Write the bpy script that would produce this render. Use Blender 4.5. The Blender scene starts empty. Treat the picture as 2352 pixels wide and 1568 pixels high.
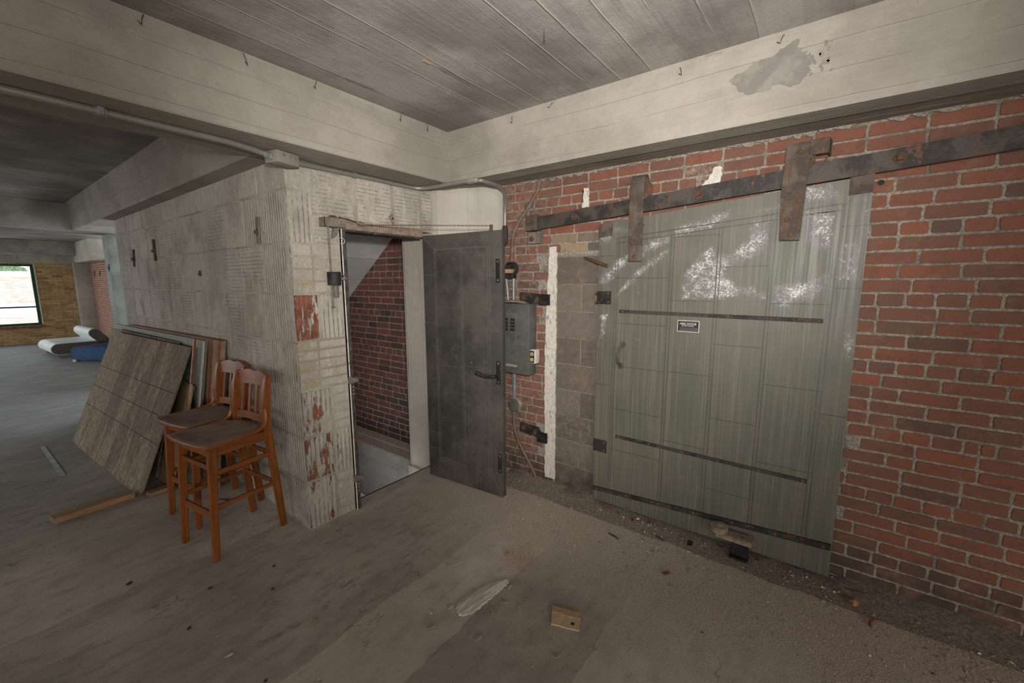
import bpy, bmesh, math, random
import numpy as np
from mathutils import Vector, Matrix, noise as mnoise

rng = random.Random(7)
SC = bpy.context.scene
COL = SC.collection
R = math.radians

# ------------------------------------------------------------------ camera
def _cam():
    yaw, pit, rol = R(53.1748), R(8.1961), R(-0.1618)
    fw = Vector((math.sin(yaw)*math.cos(pit), math.cos(yaw)*math.cos(pit), -math.sin(pit)))
    rt = Vector((math.cos(yaw), -math.sin(yaw), 0)); up = rt.cross(fw)
    c, s = math.cos(rol), math.sin(rol)
    r2, u2 = rt*c+up*s, up*c-rt*s
    cd = bpy.data.cameras.new('camera'); co = bpy.data.objects.new('camera', cd); COL.objects.link(co)
    cd.sensor_width = 36; cd.sensor_fit = 'HORIZONTAL'; cd.lens = 14.6766
    cd.clip_start = .05; cd.clip_end = 200
    m = Matrix((r2, u2, -fw)).transposed().to_4x4(); m.translation = (0, 0, 1.65)
    co.matrix_world = m; SC.camera = co
_cam()

# ------------------------------------------------------------------ light and exposure
SC.view_settings.view_transform = 'Standard'; SC.view_settings.look = 'None'
SC.view_settings.exposure = 0.35; SC.view_settings.gamma = 1.0; SC.view_settings.use_curve_mapping = False
wd = bpy.data.worlds.new('overcast_sky'); SC.world = wd; wd.use_nodes = True
bg = wd.node_tree.nodes['Background']; bg.inputs[0].default_value = (.93, .97, 1, 1); bg.inputs[1].default_value = 2.4
def light(name, typ, loc, aim, power, col, **k):
    d = bpy.data.lights.new(name, typ); d.energy = power; d.color = col
    for a, b in k.items(): setattr(d, a, b)
    o = bpy.data.objects.new(name, d); COL.objects.link(o); o.location = loc
    o.rotation_euler = (Vector(aim)-Vector(loc)).to_track_quat('-Z', 'Y').to_euler()
    return o
# the photographer's flash, held just above the camera
light('camera_flash', 'SPOT', (.02, -.04, 1.87), (2.3, 1.35, 2.15), 285, (1, .965, .92), spot_size=R(100), spot_blend=1.0, shadow_soft_size=.05)
# daylight through the long window of the left wall (outside the frame)
light('window_daylight', 'AREA', (-5.8, 12.2, 2.2), (-1.0, 12.2, 0), 100, (.88, .95, 1), shape='RECTANGLE', size=9, size_y=1.2, spread=R(110))
light('fill_near_left', 'AREA', (-5.8, .3, 1.5), (0, .6, 1.2), 50, (1, .967, .925), shape='RECTANGLE', size=5, size_y=1.7)  # added fill lamp; the left wall is solid here, without a window
light('fill_back', 'AREA', (-1.6, -4.8, 1.5), (-.6, 0, 1.2), 170, (1, .967, .925), shape='RECTANGLE', size=6, size_y=1.7)  # added fill for faces turned to the back; wall_back has no window

# ------------------------------------------------------------------ node helper
class G:
    def __init__(s, name):
        s.m = bpy.data.materials.new(name); s.m.use_nodes = True; s.t = s.m.node_tree; s.t.nodes.clear()
        s.o = s.t.nodes.new('ShaderNodeOutputMaterial'); s.b = s.t.nodes.new('ShaderNodeBsdfPrincipled')
        s.t.links.new(s.b.outputs[0], s.o.inputs[0]); s._co = None
    def set(s, sock, v):
        if isinstance(v, bpy.types.NodeSocket): s.t.links.new(v, sock)
        elif v is not None:
            if isinstance(v, (tuple, list)) and sock.type == 'RGBA' and len(v) == 3: v = (*v, 1)
            sock.default_value = v
    def n(s, typ, ins=None, **p):
        x = s.t.nodes.new('ShaderNode'+typ)
        for a, b in p.items(): setattr(x, a, b)
        for a, b in (ins or {}).items(): s.set(x.inputs[a], b)
        return x
    def co(s):
        if s._co is None: s._co = s.n('TexCoord').outputs['Object']
        return s._co
    def map(s, sc=(1, 1, 1), loc=(0, 0, 0), rot=(0, 0, 0), vec=None):
        return s.n('Mapping', {0: vec or s.co(), 1: loc, 2: rot, 3: sc}).outputs[0]
    def noise(s, sc, det=4, ro=.6, vec=None, dist=0):
        f = s.n('TexNoise', {'Vector': vec or s.co(), 'Scale': sc, 'Detail': det, 'Roughness': ro, 'Distortion': dist}).outputs[0]
        return s.ma('MULTIPLY_ADD', f, 1.75, -.375, True)
    def voro(s, sc, vec=None, feat='F1', out=0, rnd=1):
        return s.n('TexVoronoi', {'Vector': vec or s.co(), 'Scale': sc, 'Randomness': rnd}, feature=feat).outputs[out]
    def xyz(s, vec=None): return s.n('SeparateXYZ', {0: vec or s.co()}).outputs
    def comb(s, x=0, y=0, z=0): return s.n('CombineXYZ', {0: x, 1: y, 2: z}).outputs[0]
    def ramp(s, f, stops, interp='LINEAR'):
        x = s.n('ValToRGB', {0: f}); cr = x.color_ramp; cr.interpolation = interp
        while len(cr.elements) < len(stops): cr.elements.new(.5)
        for e, (p, c) in zip(cr.elements, stops):
            e.position = p; e.color = (c, c, c, 1) if isinstance(c, (int, float)) else (*c, 1)
        return x.outputs[0]
    def mix(s, f, a, b, mode='MIX'):
        x = s.n('Mix', data_type='RGBA', blend_type=mode); s.set(x.inputs[0], f); s.set(x.inputs[6], a); s.set(x.inputs[7], b); return x.outputs[2]
    def ma(s, op, a, b=None, c=None, clamp=False):
        x = s.n('Math', operation=op, use_clamp=clamp); s.set(x.inputs[0], a); s.set(x.inputs[1], b)
        if c is not None: s.set(x.inputs[2], c)
        return x.outputs[0]
    def ss(s, v, a, b, lo=0., hi=1.):   # smooth map a..b -> lo..hi
        return s.n('MapRange', {0: v, 1: a, 2: b, 3: lo, 4: hi}, interpolation_type='SMOOTHSTEP').outputs[0]
    def attr(s, nm, out=2): return s.n('Attribute', attribute_name=nm).outputs[out]
    def bump(s, h, st=.5, d=.01, nrm=None):
        return s.n('Bump', {'Height': h, 'Strength': st, 'Distance': d, 'Normal': nrm}).outputs[0]
    def done(s, col, rough=.85, metal=0, nrm=None, spec=.3, **k):
        s.set(s.b.inputs['Base Color'], col); s.set(s.b.inputs['Roughness'], rough); s.set(s.b.inputs['Metallic'], metal)
        if nrm is not None: s.set(s.b.inputs['Normal'], nrm)
        s.set(s.b.inputs['Specular IOR Level'], spec)
        for a, b in k.items(): s.set(s.b.inputs[a.replace('_', ' ')], b)
        return s.m

MATS = {}
def mat(fn):
    MATS[fn.__name__] = fn(G(fn.__name__)); return fn

def simple(name, col, rough=.6, metal=0, var=.25, sc=30, bump=.15):
    g = G(name); n = g.noise(sc, 5, .65)
    c = g.mix(g.ss(n, .35, .7), tuple(x*(1-var) for x in col), tuple(min(1, x*(1+var)) for x in col))
    MATS[name] = g.done(c, rough, metal, g.bump(n, bump, .004))

def concrete(name, base, light_c, dark_c, along, board, seam=.6, speck=.5):
    """board-marked painted concrete; along: axis the form boards run along, board: (axis across, width)"""
    g = G(name); x = g.xyz()
    st = [1, 1, 1]; st[along] = .12
    big = g.noise(1.3, 5, .6); med = g.noise(7, 5, .65, g.map(tuple(st))); fine = g.noise(60, 4, .7); grain = g.noise(22, 4, .6, g.map(tuple(.1 if i == along else 2.5 for i in range(3))))
    c = g.mix(g.ss(big, .3, .7), base, light_c); c = g.mix(g.ss(med, .5, .95, 0, .5), c, dark_c)
    c = g.mix(g.ss(g.noise(4, 6, .7), .74, .80, 0, .4), c, light_c); c = g.mix(g.ss(g.noise(3.2, 6, .68, g.map(tuple(.45 if i == along else 1.3 for i in range(3)), (5, 3, 1))), .80, .83, 0, .6), c, dark_c); c = g.mix(g.ss(g.noise(11, 6, .8, g.map(tuple(.35 if i == along else 1.4 for i in range(3)), (2, 6, 4))), .80, .88, 0, .5), c, light_c); c = g.mix(g.ss(g.noise(2.2, 5, .75), .35, .75, 0, .35), c, dark_c)
    c = g.mix(g.ma('MULTIPLY', g.ss(g.noise(38, 3, .5), .90, .95), speck), c, tuple(v*.4 for v in base))
    ax, w = board
    wob = g.ma('ADD', x[ax], g.ma('MULTIPLY', g.ma('SUBTRACT', g.noise(1.5, 2, .5), .5), .02))
    fr = g.ma('FRACT', g.ma('DIVIDE', wob, w)); d = g.ma('ABSOLUTE', g.ma('SUBTRACT', fr, .5))
    line = g.ss(d, .5-.006/w, .5-.0015/w)
    brk = g.ss(g.noise(5, 4, .7, g.map(tuple(st))), .38, .55)
    line2 = g.ma('MULTIPLY', line, brk)
    idt = g.n('TexWhiteNoise', {'W': g.ma('FLOOR', g.ma('ADD', g.ma('DIVIDE', wob, w), 0))}, noise_dimensions='1D').outputs[0]
    c = g.mix(g.ss(idt, 0, 1, 0, .28), c, tuple(v*.55 for v in base))
    c = g.mix(g.ma('MULTIPLY', line2, seam), c, light_c)
    h = g.ma('ADD', g.ma('MULTIPLY', fine, .35), g.ma('ADD', g.ma('MULTIPLY', grain, .45), g.ma('ADD', g.ma('MULTIPLY', line2, 1.3), g.ma('MULTIPLY', med, .8))))
    MATS[name] = g.done(c, .85, 0, g.bump(h, .55, .006), .25)

concrete('painted_beam', (.285, .257, .217), (.375, .343, .295), (.21, .19, .163), 1, (2, .115), .35, .5)
concrete('painted_beam_cross', (.285, .257, .217), (.37, .337, .288), (.215, .195, .167), 0, (2, .115), .35, .5)
concrete('ceiling_concrete', (.235, .213, .196), (.39, .363, .335), (.17, .155, .14), 0, (1, .168), .9, .3)
concrete('column_paint', (.42, .385, .335), (.50, .465, .41), (.35, .32, .28), 2, (1, .2), .25, .35)
concrete('stair_paint', (.50, .49, .475), (.60, .585, .57), (.40, .385, .37), 0, (1, .3), .1, .6)
concrete('far_concrete', (.40, .365, .30), (.52, .48, .40), (.28, .25, .21), 2, (2, .3), .3, .3)
concrete('green_column', (.30, .325, .305), (.47, .51, .485), (.13, .145, .13), 2, (1, .12), -.2, .9)
concrete('ledge_concrete', (.19, .177, .163), (.29, .272, .255), (.13, .122, .112), 1, (2, .4), .2, .6)

@mat
def dust_top(g):
    n = g.noise(40, 5, .7); return g.done(g.mix(g.ss(n, .3, .7), (.28, .21, .17), (.40, .31, .255)), .95, 0, g.bump(n, .4, .006))

@mat
def ledge_dust(g):
    n = g.noise(45, 5, .7); return g.done(g.mix(g.ss(n, .2, .8), (.42, .33, .275), (.62, .51, .44)), .95, 0, g.bump(n, .4, .006))

@mat
def floor_concrete(g):
    x = g.xyz()
    wob = g.ma('MULTIPLY', g.ma('SUBTRACT', g.noise(2.2, 5, .65), .5), .09)
    y = g.ma('ADD', x[1], wob)
    sc = lambda v: (v+1)/6
    f = g.ma('DIVIDE', g.ma('ADD', y, 1), 6)
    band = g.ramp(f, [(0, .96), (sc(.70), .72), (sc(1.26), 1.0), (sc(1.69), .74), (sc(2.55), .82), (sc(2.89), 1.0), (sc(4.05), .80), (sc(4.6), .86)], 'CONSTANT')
    big = g.noise(1.1, 6, .62); med = g.noise(4.5, 6, .7, g.map((1, 2.2, 1))); fine = g.noise(120, 4, .75)
    c = g.mix(g.ss(big, .3, .7), (.46, .415, .355), (.63, .57, .49))
    c = g.mix(g.ss(med, .48, .72, 0, .5), c, (.33, .30, .26))
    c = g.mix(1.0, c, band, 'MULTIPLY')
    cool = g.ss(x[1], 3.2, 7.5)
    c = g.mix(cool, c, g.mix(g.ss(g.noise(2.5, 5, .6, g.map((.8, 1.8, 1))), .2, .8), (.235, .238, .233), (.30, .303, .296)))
    dust = g.ma('MULTIPLY', g.ss(g.ma('ADD', x[0], g.ma('MULTIPLY', g.ma('SUBTRACT', g.noise(1.6, 6, .7), .5), 1.5)), 1.35, 2.35), g.ss(x[1], 2.7, 2.2))
    dc = g.mix(g.ss(fine, .3, .7), (.33, .265, .21), (.64, .54, .45))
    c = g.mix(g.ma('MULTIPLY', dust, .85), c, dc)
    c = g.mix(g.ss(g.noise(14, 5, .75), .62, .95, 0, .45), c, (.21, .19, .165))
    sp = g.ss(g.voro(75), .10, .06)
    c = g.mix(g.ma('MULTIPLY', sp, g.ss(g.noise(9, 3, .6), .50, .62, 0, .8)), c, (.46, .42, .36))
    sp2 = g.ss(g.voro(48, g.map(loc=(3, 7, 1))), .09, .05)
    c = g.mix(g.ma('MULTIPLY', sp2, g.ss(g.noise(6, 3, .6), .52, .62, 0, .85)), c, (.05, .046, .042))
    cr = g.ma('ABSOLUTE', g.ma('SUBTRACT', g.noise(1.1, 5, .62, g.map((.55, 1.5, 1), (3, 1, 0))), .5)); c = g.mix(g.ma('MULTIPLY', g.ss(cr, .010, .0), g.ss(g.noise(1.7, 3, .5, g.map(loc=(9, 2, 0))), .45, .7, 0, .55)), c, (.10, .092, .08))
    scr_ = g.ss(g.noise(13, 3, .55, g.map((.6, 3.4, 1), rot=(0, 0, .7)), 2.5), .93, .965); c = g.mix(g.ma('MULTIPLY', scr_, .35), c, (.62, .58, .52))
    # scatter of brick dust
    d = g.ma('POWER', g.ma('ADD', g.ma('POWER', g.ma('SUBTRACT', x[0], 1.87), 2), g.ma('POWER', g.ma('SUBTRACT', x[1], 1.33), 2)), .5)
    c = g.mix(g.ma('MULTIPLY', g.ss(d, .16, .02), g.ss(g.noise(110, 3, .7), .47, .58, 0, .75)), c, (.42, .20, .13))
    h = g.ma('ADD', g.ma('MULTIPLY', fine, g.ss(dust, 0, 1, .25, .9)), g.ma('ADD', g.ma('MULTIPLY', med, .7), g.ma('MULTIPLY', sp, .5)))
    return g.done(c, g.ss(med, .3, .7, .62, .85), 0, g.bump(h, .5, .006), .3)

def brick_mat(name, reds, mort=False):
    g = G(name); t = g.attr('tone'); u = g.attr('soot')
    c = g.ramp(t, reds)
    n1 = g.noise(18, 5, .7); n2 = g.noise(90, 4, .7); n3 = g.noise(3, 5, .65)
    c = g.mix(g.ss(n1, .45, .85, 0, .6), c, g.mix(.65, c, (.095, .052, .036))); c = g.mix(g.ss(g.noise(8, 6, .75, g.map(loc=(4, 8, 2))), .55, .9, 0, .45), c, (.27, .17, .12))
    c = g.mix(g.ss(n2, .66, .9, 0, .3), c, (.40, .30, .24))
    c = g.mix(g.ma('MULTIPLY', g.ss(n3, .5, .85), .3), c, (.12, .095, .075))
    c = g.mix(g.ma('MULTIPLY', u, g.ss(g.noise(20, 6, .8), .34, .85)), c, (.36, .31, .262))
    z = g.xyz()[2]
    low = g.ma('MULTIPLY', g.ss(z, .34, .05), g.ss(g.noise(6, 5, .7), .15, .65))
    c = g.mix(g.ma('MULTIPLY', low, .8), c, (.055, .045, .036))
    h = g.ma('ADD', n2, g.ma('MULTIPLY', n1, 1.4))
    MATS[name] = g.done(c, .88, 0, g.bump(h, .45, .004), .25)
brick_mat('red_brick', [(0, (.24, .092, .055)), (.3, (.205, .086, .057)), (.6, (.18, .087, .061)), (.78, (.16, .082, .060)), (.86, (.125, .075, .057)), (.93, (.125, .105, .095)), (1, (.33, .24, .14))])
brick_mat('stair_brick', [(0, (.25, .092, .068)), (.4, (.21, .085, .066)), (.75, (.15, .072, .058)), (1, (.085, .055, .046))])
brick_mat('block_face', [(0, (.115, .094, .075)), (.5, (.14, .117, .095)), (1, (.175, .15, .125))])

def mortar_mat(name, a, b):
    g = G(name); n = g.noise(70, 5, .75); n2 = g.noise(5, 5, .7)
    c = g.mix(g.ss(n, .3, .68), a, b); c = g.mix(g.ss(n2, .5, .72, 0, .5), c, tuple(v*.45 for v in a))
    MATS[name] = g.done(c, .95, 0, g.bump(g.ma('ADD', n, g.ma('MULTIPLY', g.noise(28, 4, .7), 1.2)), .9, .006), .2)
mortar_mat('mortar', (.25, .215, .175), (.43, .38, .318))
mortar_mat('stair_mortar', (.29, .26, .235), (.44, .41, .38))
mortar_mat('block_mortar', (.22, .19, .155), (.30, .265, .22))

def far_brick(name, axis, cols, mort, sc=1.0):
    g = G(name); x = g.xyz(); v = g.comb(x[axis], x[2], 0)
    br = g.n('TexBrick', {'Vector': v, 'Color1': (0, 0, 0, 1), 'Color2': (1, 1, 1, 1), 'Mortar': (.5, .5, .5, 1), 'Scale': sc, 'Mortar Size': .006, 'Mortar Smooth': .2, 'Bias': 0, 'Brick Width': .195, 'Row Height': .058})
    c = g.ramp(br.outputs[0], cols); c = g.mix(g.ss(g.noise(4, 5, .65), .48, .68, 0, .55), c, cols[-1][1])
    c = g.mix(br.outputs[1], c, mort)
    MATS[name] = g.done(c, .9, 0, g.bump(g.ma('SUBTRACT', g.ma('MULTIPLY', g.noise(60), .4), br.outputs[1]), .7, .006), .2)
far_brick('yellow_brick', 0, [(0, (.58, .41, .195)), (.5, (.50, .345, .16)), (.9, (.41, .275, .13)), (1, (.30, .165, .09))], (.27, .195, .11))
far_brick('far_red_brick', 1, [(0, (.36, .17, .12)), (.6, (.30, .14, .10)), (1, (.24, .11, .08))], (.52, .42, .36))
far_brick('outside_brick', 0, [(0, (.44, .25, .20)), (.6, (.50, .33, .28)), (1, (.58, .45, .40))], (.62, .54, .49))

@mat
def clay_tile(g):
    x = g.xyz(); gd = g.attr('groove'); tn = g.attr('tone'); pl = g.attr('peel')
    u = g.ma('ADD', x[0], x[1])
    hor = g.ss(gd, .5, .6, 0, 1); ver = g.ss(gd, 1.5, 1.6, 0, 1)
    hor = g.ma('SUBTRACT', hor, ver)
    wv = g.ma('MULTIPLY', g.ma('SUBTRACT', g.noise(9, 3, .6), .5), .006)
    fh = g.ma('ABSOLUTE', g.ma('SUBTRACT', g.ma('FRACT', g.ma('DIVIDE', g.ma('ADD', x[2], wv), .026)), .5))
    fv = g.ma('ABSOLUTE', g.ma('SUBTRACT', g.ma('FRACT', g.ma('DIVIDE', g.ma('ADD', u, wv), .031)), .5))
    gh = g.ma('MULTIPLY', g.ss(fh, .40, .49), hor); gv = g.ma('MULTIPLY', g.ss(fv, .22, .46), ver)
    brk = g.ss(g.noise(11, 5, .75), .36, .52)
    gh = g.ma('MULTIPLY', gh, brk)
    gr = g.ma('MULTIPLY', g.ma('MAXIMUM', gh, gv), g.ss(g.noise(5, 5, .7, g.map(loc=(2, 5, 3))), .30, .55))
    big = g.noise(2.2, 6, .65); med = g.noise(14, 6, .72); fine = g.noise(75, 4, .75); streak = g.noise(16, 5, .7, g.map((1, 1, .12)))
    c = g.mix(g.ss(big, .3, .68), (.36, .325, .272), (.54, .495, .425))
    c = g.mix(g.ma('MULTIPLY', tn, .5), c, (.46, .43, .385))
    c = g.mix(g.ss(med, .5, .9, 0, .55), c, (.29, .26, .215)); c = g.mix(g.ss(g.noise(30, 6, .8, g.map((1, 1, .7), (7, 1, 2))), .62, .78, 0, .6), c, (.64, .60, .53))
    c = g.mix(g.ss(streak, .55, .85, 0, .55), c, (.62, .58, .51)); c = g.mix(g.ss(g.noise(26, 6, .85, g.map((1, 1, .8), (1, 9, 4))), .86, .92, 0, .6), c, (.12, .105, .09))
    c = g.mix(g.ss(fine, .70, .95, 0, .35), c, (.50, .465, .41))
    c = g.mix(g.ma('MULTIPLY', gr, .36), c, (.19, .165, .135))
    pm = g.ma('MULTIPLY', g.ss(g.ma('ADD', g.noise(13, 6, .75, g.map((1.4, 1.4, .35))), g.ma('MULTIPLY', pl, .42)), .84, .90), g.ss(pl, .02, .1))
    c = g.mix(g.ma('MULTIPLY', pm, g.ss(pl, 0, .6, .45, 1.0)), c, g.mix(g.ss(med, .35, .65), (.20, .075, .048), (.30, .125, .08)))
    yl = g.attr('ochre')
    c = g.mix(g.ma('MULTIPLY', yl, g.ss(g.noise(16, 5, .7), .40, .60)), c, (.42, .31, .18))
    h = g.ma('SUBTRACT', g.ma('ADD', g.ma('MULTIPLY', fine, .30), g.ma('ADD', g.ma('MULTIPLY', med, .9), g.ma('MULTIPLY', streak, .4))), g.ma('ADD', g.ma('MULTIPLY', gr, .45), g.ma('MULTIPLY', pm, .4)))
    return g.done(c, .9, 0, g.bump(h, .85, .011), .2)

@mat
def tile_mortar(g):
    n = g.noise(24, 6, .75); n2 = g.noise(3, 5, .6); f = g.noise(90, 3, .7)
    c = g.mix(g.ss(n2, .3, .7), (.36, .322, .27), (.52, .475, .405)); c = g.mix(g.ss(n, .55, .9, 0, .65), c, (.26, .23, .19)); c = g.mix(g.ss(f, .6, .72, 0, .4), c, (.58, .54, .48))
    return g.done(c, .92, 0, g.bump(g.ma('ADD', n, g.ma('MULTIPLY', f, .4)), .9, .010), .2)

@mat
def white_flaking(g):
    n = g.noise(30, 6, .75); v = g.voro(60)
    c = g.mix(g.ss(n, .3, .7), (.56, .52, .45), (.68, .64, .57))
    c = g.mix(g.ss(g.noise(24, 6, .8, g.map((1, 1.6, .6))), .60, .70, 0, .9), c, (.20, .17, .14))
    return g.done(c, .85, 0, g.bump(g.ma('ADD', n, g.ma('MULTIPLY', v, .4)), .5, .004), .3)

@mat
def green_door_paint(g):
    x = g.xyz(); fl = g.attr('flake')
    st = g.noise(75, 4, .6, g.map((1, 1, .02))); st2 = g.noise(150, 3, .6, g.map((1, 1, .015))); big = g.noise(1.6, 4, .6); fi = g.noise(140, 3, .6)
    c = g.mix(g.ss(big, .35, .65), (.098, .099, .076), (.120, .116, .091))
    c = g.mix(g.ss(st, .40, .8, 0, .7), c, (.150, .132, .104)); c = g.mix(g.ss(st2, .62, .9, 0, .5), c, (.215, .205, .172))
    c = g.mix(g.ss(g.noise(30, 4, .6, g.map((1, 1, .04), (4, 2, 0))), .68, .95, 0, .5), c, (.085, .09, .074))
    scr = g.ss(g.noise(16, 3, .5, g.map((1, 3, 1.2), rot=(.7, 0, 0)), 3.0), .93, .95)
    c = g.mix(g.ma('MULTIPLY', scr, .5), c, (.34, .34, .31)); c = g.mix(g.ma('MULTIPLY', g.attr('dark'), .62), c, (.035, .036, .030))
    # galvanised metal laid bare, with crumbs of white primer
    gate = g.ma('MULTIPLY', g.ss(g.ma('ADD', g.ma('MULTIPLY', fl, 1.0), g.ma('MULTIPLY', g.ma('SUBTRACT', g.noise(22, 7, .85), .5), .75)), .45, .85), g.ss(fl, .06, .30))
    c = g.mix(g.ma('MULTIPLY', gate, .75), c, g.mix(g.ss(g.noise(12, 4, .6), .3, .7), (.15, .142, .14), (.20, .192, .185)))
    w = g.ma('MULTIPLY', g.ss(g.ma('ADD', g.noise(120, 6, .9), g.ma('ADD', g.ma('MULTIPLY', g.ma('SUBTRACT', g.noise(12, 5, .75), .5), .5), g.ma('MULTIPLY', g.ma('SUBTRACT', fl, .8), .25))), .57, .63), g.ss(gate, .15, .6))
    c = g.mix(w, c, (.60, .61, .575))
    h = g.ma('ADD', g.ma('MULTIPLY', fi, .15), g.ma('MULTIPLY', w, .8))
    return g.done(c, g.ss(st, .3, .7, .42, .6), 0, g.bump(h, .4, .003), .4)

@mat
def dark_door_metal(g):
    big = g.noise(2.4, 5, .62); med = g.noise(9, 5, .7); scr = g.noise(26, 4, .6, g.map((1, 1, .3), rot=(0, .5, 0)))
    c = g.mix(g.ss(big, .32, .68), (.050, .046, .041), (.088, .078, .067)); c = g.mix(g.ss(med, .55, .95, 0, .5), c, (.125, .115, .102))
    c = g.mix(g.ss(scr, .78, .98, 0, .3), c, (.19, .185, .17)); c = g.mix(g.ss(g.noise(5, 5, .7), .6, .9, 0, .5), c, (.032, .032, .030))
    c = g.mix(g.ss(g.noise(70, 3, .7), .92, .97, 0, .4), c, (.26, .24, .21))
    c = g.mix(g.ma('MULTIPLY', g.attr('dark'), .45), c, (.20, .19, .17)); return g.done(c, g.ss(med, .3, .7, .5, .68), .1, g.bump(g.ma('ADD', med, g.ma('MULTIPLY', g.noise(90), .2)), .22, .006), .45)

def rusty(name, a, b, rust, amt=.5, sc=14, metal=.3, rough=.7, streak=1.):
    g = G(name); n = g.noise(sc, 6, .72, g.map((1, 1, streak))); m = g.noise(sc*4, 4, .7); l = g.noise(sc*.4, 4, .6)
    c = g.mix(g.ss(l, .35, .65), a, b); c = g.mix(g.ss(g.ma('ADD', n, g.ma('MULTIPLY', g.ma('SUBTRACT', m, .5), .35)), .62-amt*.25, .72-amt*.2), c, g.mix(g.ss(m, .4, .8), rust, tuple(v*1.4 for v in rust)))
    MATS[name] = g.done(c, rough, metal, g.bump(g.ma('ADD', n, m), .35, .004), .4)
rusty('track_iron', (.034, .030, .027), (.078, .066, .056), (.10, .052, .032), .05, 16, .3, .6, .3)
rusty('hanger_rust', (.070, .055, .045), (.125, .10, .082), (.098, .056, .038), .35, 26, .12, .85, .25)
rusty('black_iron', (.016, .016, .017), (.034, .033, .032), (.09, .042, .022), -.5, 24, .3, .6)
rusty('strip_iron', (.024, .023, .022), (.05, .046, .042), (.10, .046, .026), -.1, 20, .2, .7)
rusty('rust', (.085, .046, .030), (.125, .074, .048), (.115, .056, .030), .3, 40, .05, .9)
rusty('frame_iron', (.045, .04, .036), (.085, .076, .068), (.20, .18, .155), -.35, 40, .2, .7, .5)
rusty('dusty_iron', (.17, .145, .12), (.23, .20, .17), (.13, .075, .05), -.2, 30, .2, .75)
rusty('bracket_rust', (.22, .165, .125), (.30, .235, .185), (.17, .09, .055), .0, 45, .05, .9)
rusty('pipe_rust', (.15, .115, .09), (.20, .16, .13), (.16, .07, .032), .2, 9, .1, .75)
simple('conduit_metal', (.27, .265, .235), .42, .4, .05, 8, .03)
simple('galvanised', (.33, .35, .345), .42, .5, .08, 12, .05)
simple('panel_grey', (.115, .118, .105), .5, .1, .12, 10)
simple('panel_dark', (.03, .028, .027), .6, 0, .4, 160)
simple('junction_grey', (.27, .25, .215), .55, .1, .05, 8, .04)
simple('outlet_white', (.55, .52, .46), .6, 0, .15, 30)
simple('outlet_ochre', (.42, .32, .12), .6, 0, .2, 30)
simple('socket_dark', (.02, .02, .018), .7, 0, .2, 30)
simple('chrome_grey', (.19, .19, .18), .35, .5, .2, 30)
simple('plaque_black', (.018, .017, .016), .5, 0, .2, 60)
simple('plaque_white', (.55, .51, .44), .6, 0, .1, 60)
simple('plaque_grey', (.19, .18, .165), .6, 0, .1, 60)
simple('white_vinyl', (.62, .66, .64), .55, 0, .06, 8)
simple('grey_vinyl', (.115, .105, .085), .7, 0, .1, 20)
simple('blue_velvet', (.030, .062, .125), .9, 0, .12, 5, .1)
simple('tan_tube', (.34, .26, .20), .35, .3, .15, 20)
simple('tape_silver', (.36, .40, .40), .45, .2, .2, 8)
simple('green_window', (.018, .07, .035), .5, 0, .15, 20)
simple('sill_wood', (.23, .11, .06), .7, 0, .35, 8)
simple('patch_cement', (.21, .195, .17), .6, 0, .14, 9)
simple('hook_wire', (.09, .065, .05), .7, .2, .35, 60)
simple('leaf_brown', (.22, .085, .04), .75, 0, .35, 40)
simple('twig_dark', (.06, .045, .038), .8, 0, .3, 60)
simple('plastic_black', (.012, .013, .014), .4, 0, .3, 40)
simple('chip_white', (.52, .50, .46), .8, 0, .2, 50)
simple('chip_tan', (.40, .33, .25), .8, 0, .2, 50)
simple('paper_grey', (.33, .31, .28), .8, 0, .2, 50)
simple('brick_orange', (.40, .20, .11), .9, 0, .3, 60, .4)
simple('outside_white', (.85, .85, .83), .8, 0, .05, 10)
simple('outside_glass', (.10, .14, .16), .3, 0, .3, 6)
simple('foliage_green', (.12, .17, .10), .9, 0, .5, 9)
simple('bark_brown', (.12, .09, .06), .9, 0, .3, 9)
simple('grey_panel_paint', (.26, .265, .235), .6, 0, .07, 14)
simple('white_edge', (.62, .60, .56), .6, 0, .12, 40)
simple('red_edge', (.27, .075, .03), .5, 0, .3, 25)
simple('lead_grey', (.075, .078, .075), .6, .2, .3, 25)

def wood(name, a, b, dark, along=2, sc=18, rough=.45, coat=0):
    g = G(name); s = [6, 6, 6]; s[along] = .55
    n = g.noise(sc*.5, 6, .65, g.map(tuple(s)), .6); f = g.noise(sc*2.5, 4, .7, g.map(tuple(s))); l = g.noise(3, 4, .6)
    c = g.mix(g.ss(n, .33, .68), a, b); c = g.mix(g.ss(f, .58, .72, 0, .4), c, dark); c = g.mix(g.ss(l, .5, .75, 0, .3), c, dark)
    MATS[name] = g.done(c, rough, 0, g.bump(f, .05, .002), .5)
wood('stool_wood', (.205, .060, .012), (.285, .092, .019), (.10, .028, .008), 2, 16, .33)
wood('stool_wood_x', (.20, .058, .012), (.275, .088, .019), (.10, .028, .008), 0, 16, .33)
wood('stool_wood_y', (.20, .058, .012), (.275, .088, .019), (.10, .028, .008), 1, 16, .33)
wood('timber_pine', (.30, .175, .085), (.38, .235, .125), (.22, .12, .055), 0, 14, .7)
wood('batten_wood', (.42, .27, .16), (.50, .34, .22), (.30, .18, .11), 2, 14, .7)
wood('dirty_board', (.30, .215, .125), (.38, .28, .17), (.07, .05, .03), 2, 8, .8)
wood('splinter_grey', (.50, .45, .39), (.74, .69, .62), (.36, .32, .28), 0, 22, .85)
wood('chip_wood', (.50, .38, .23), (.60, .47, .30), (.36, .26, .15), 0, 20, .8)

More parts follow.
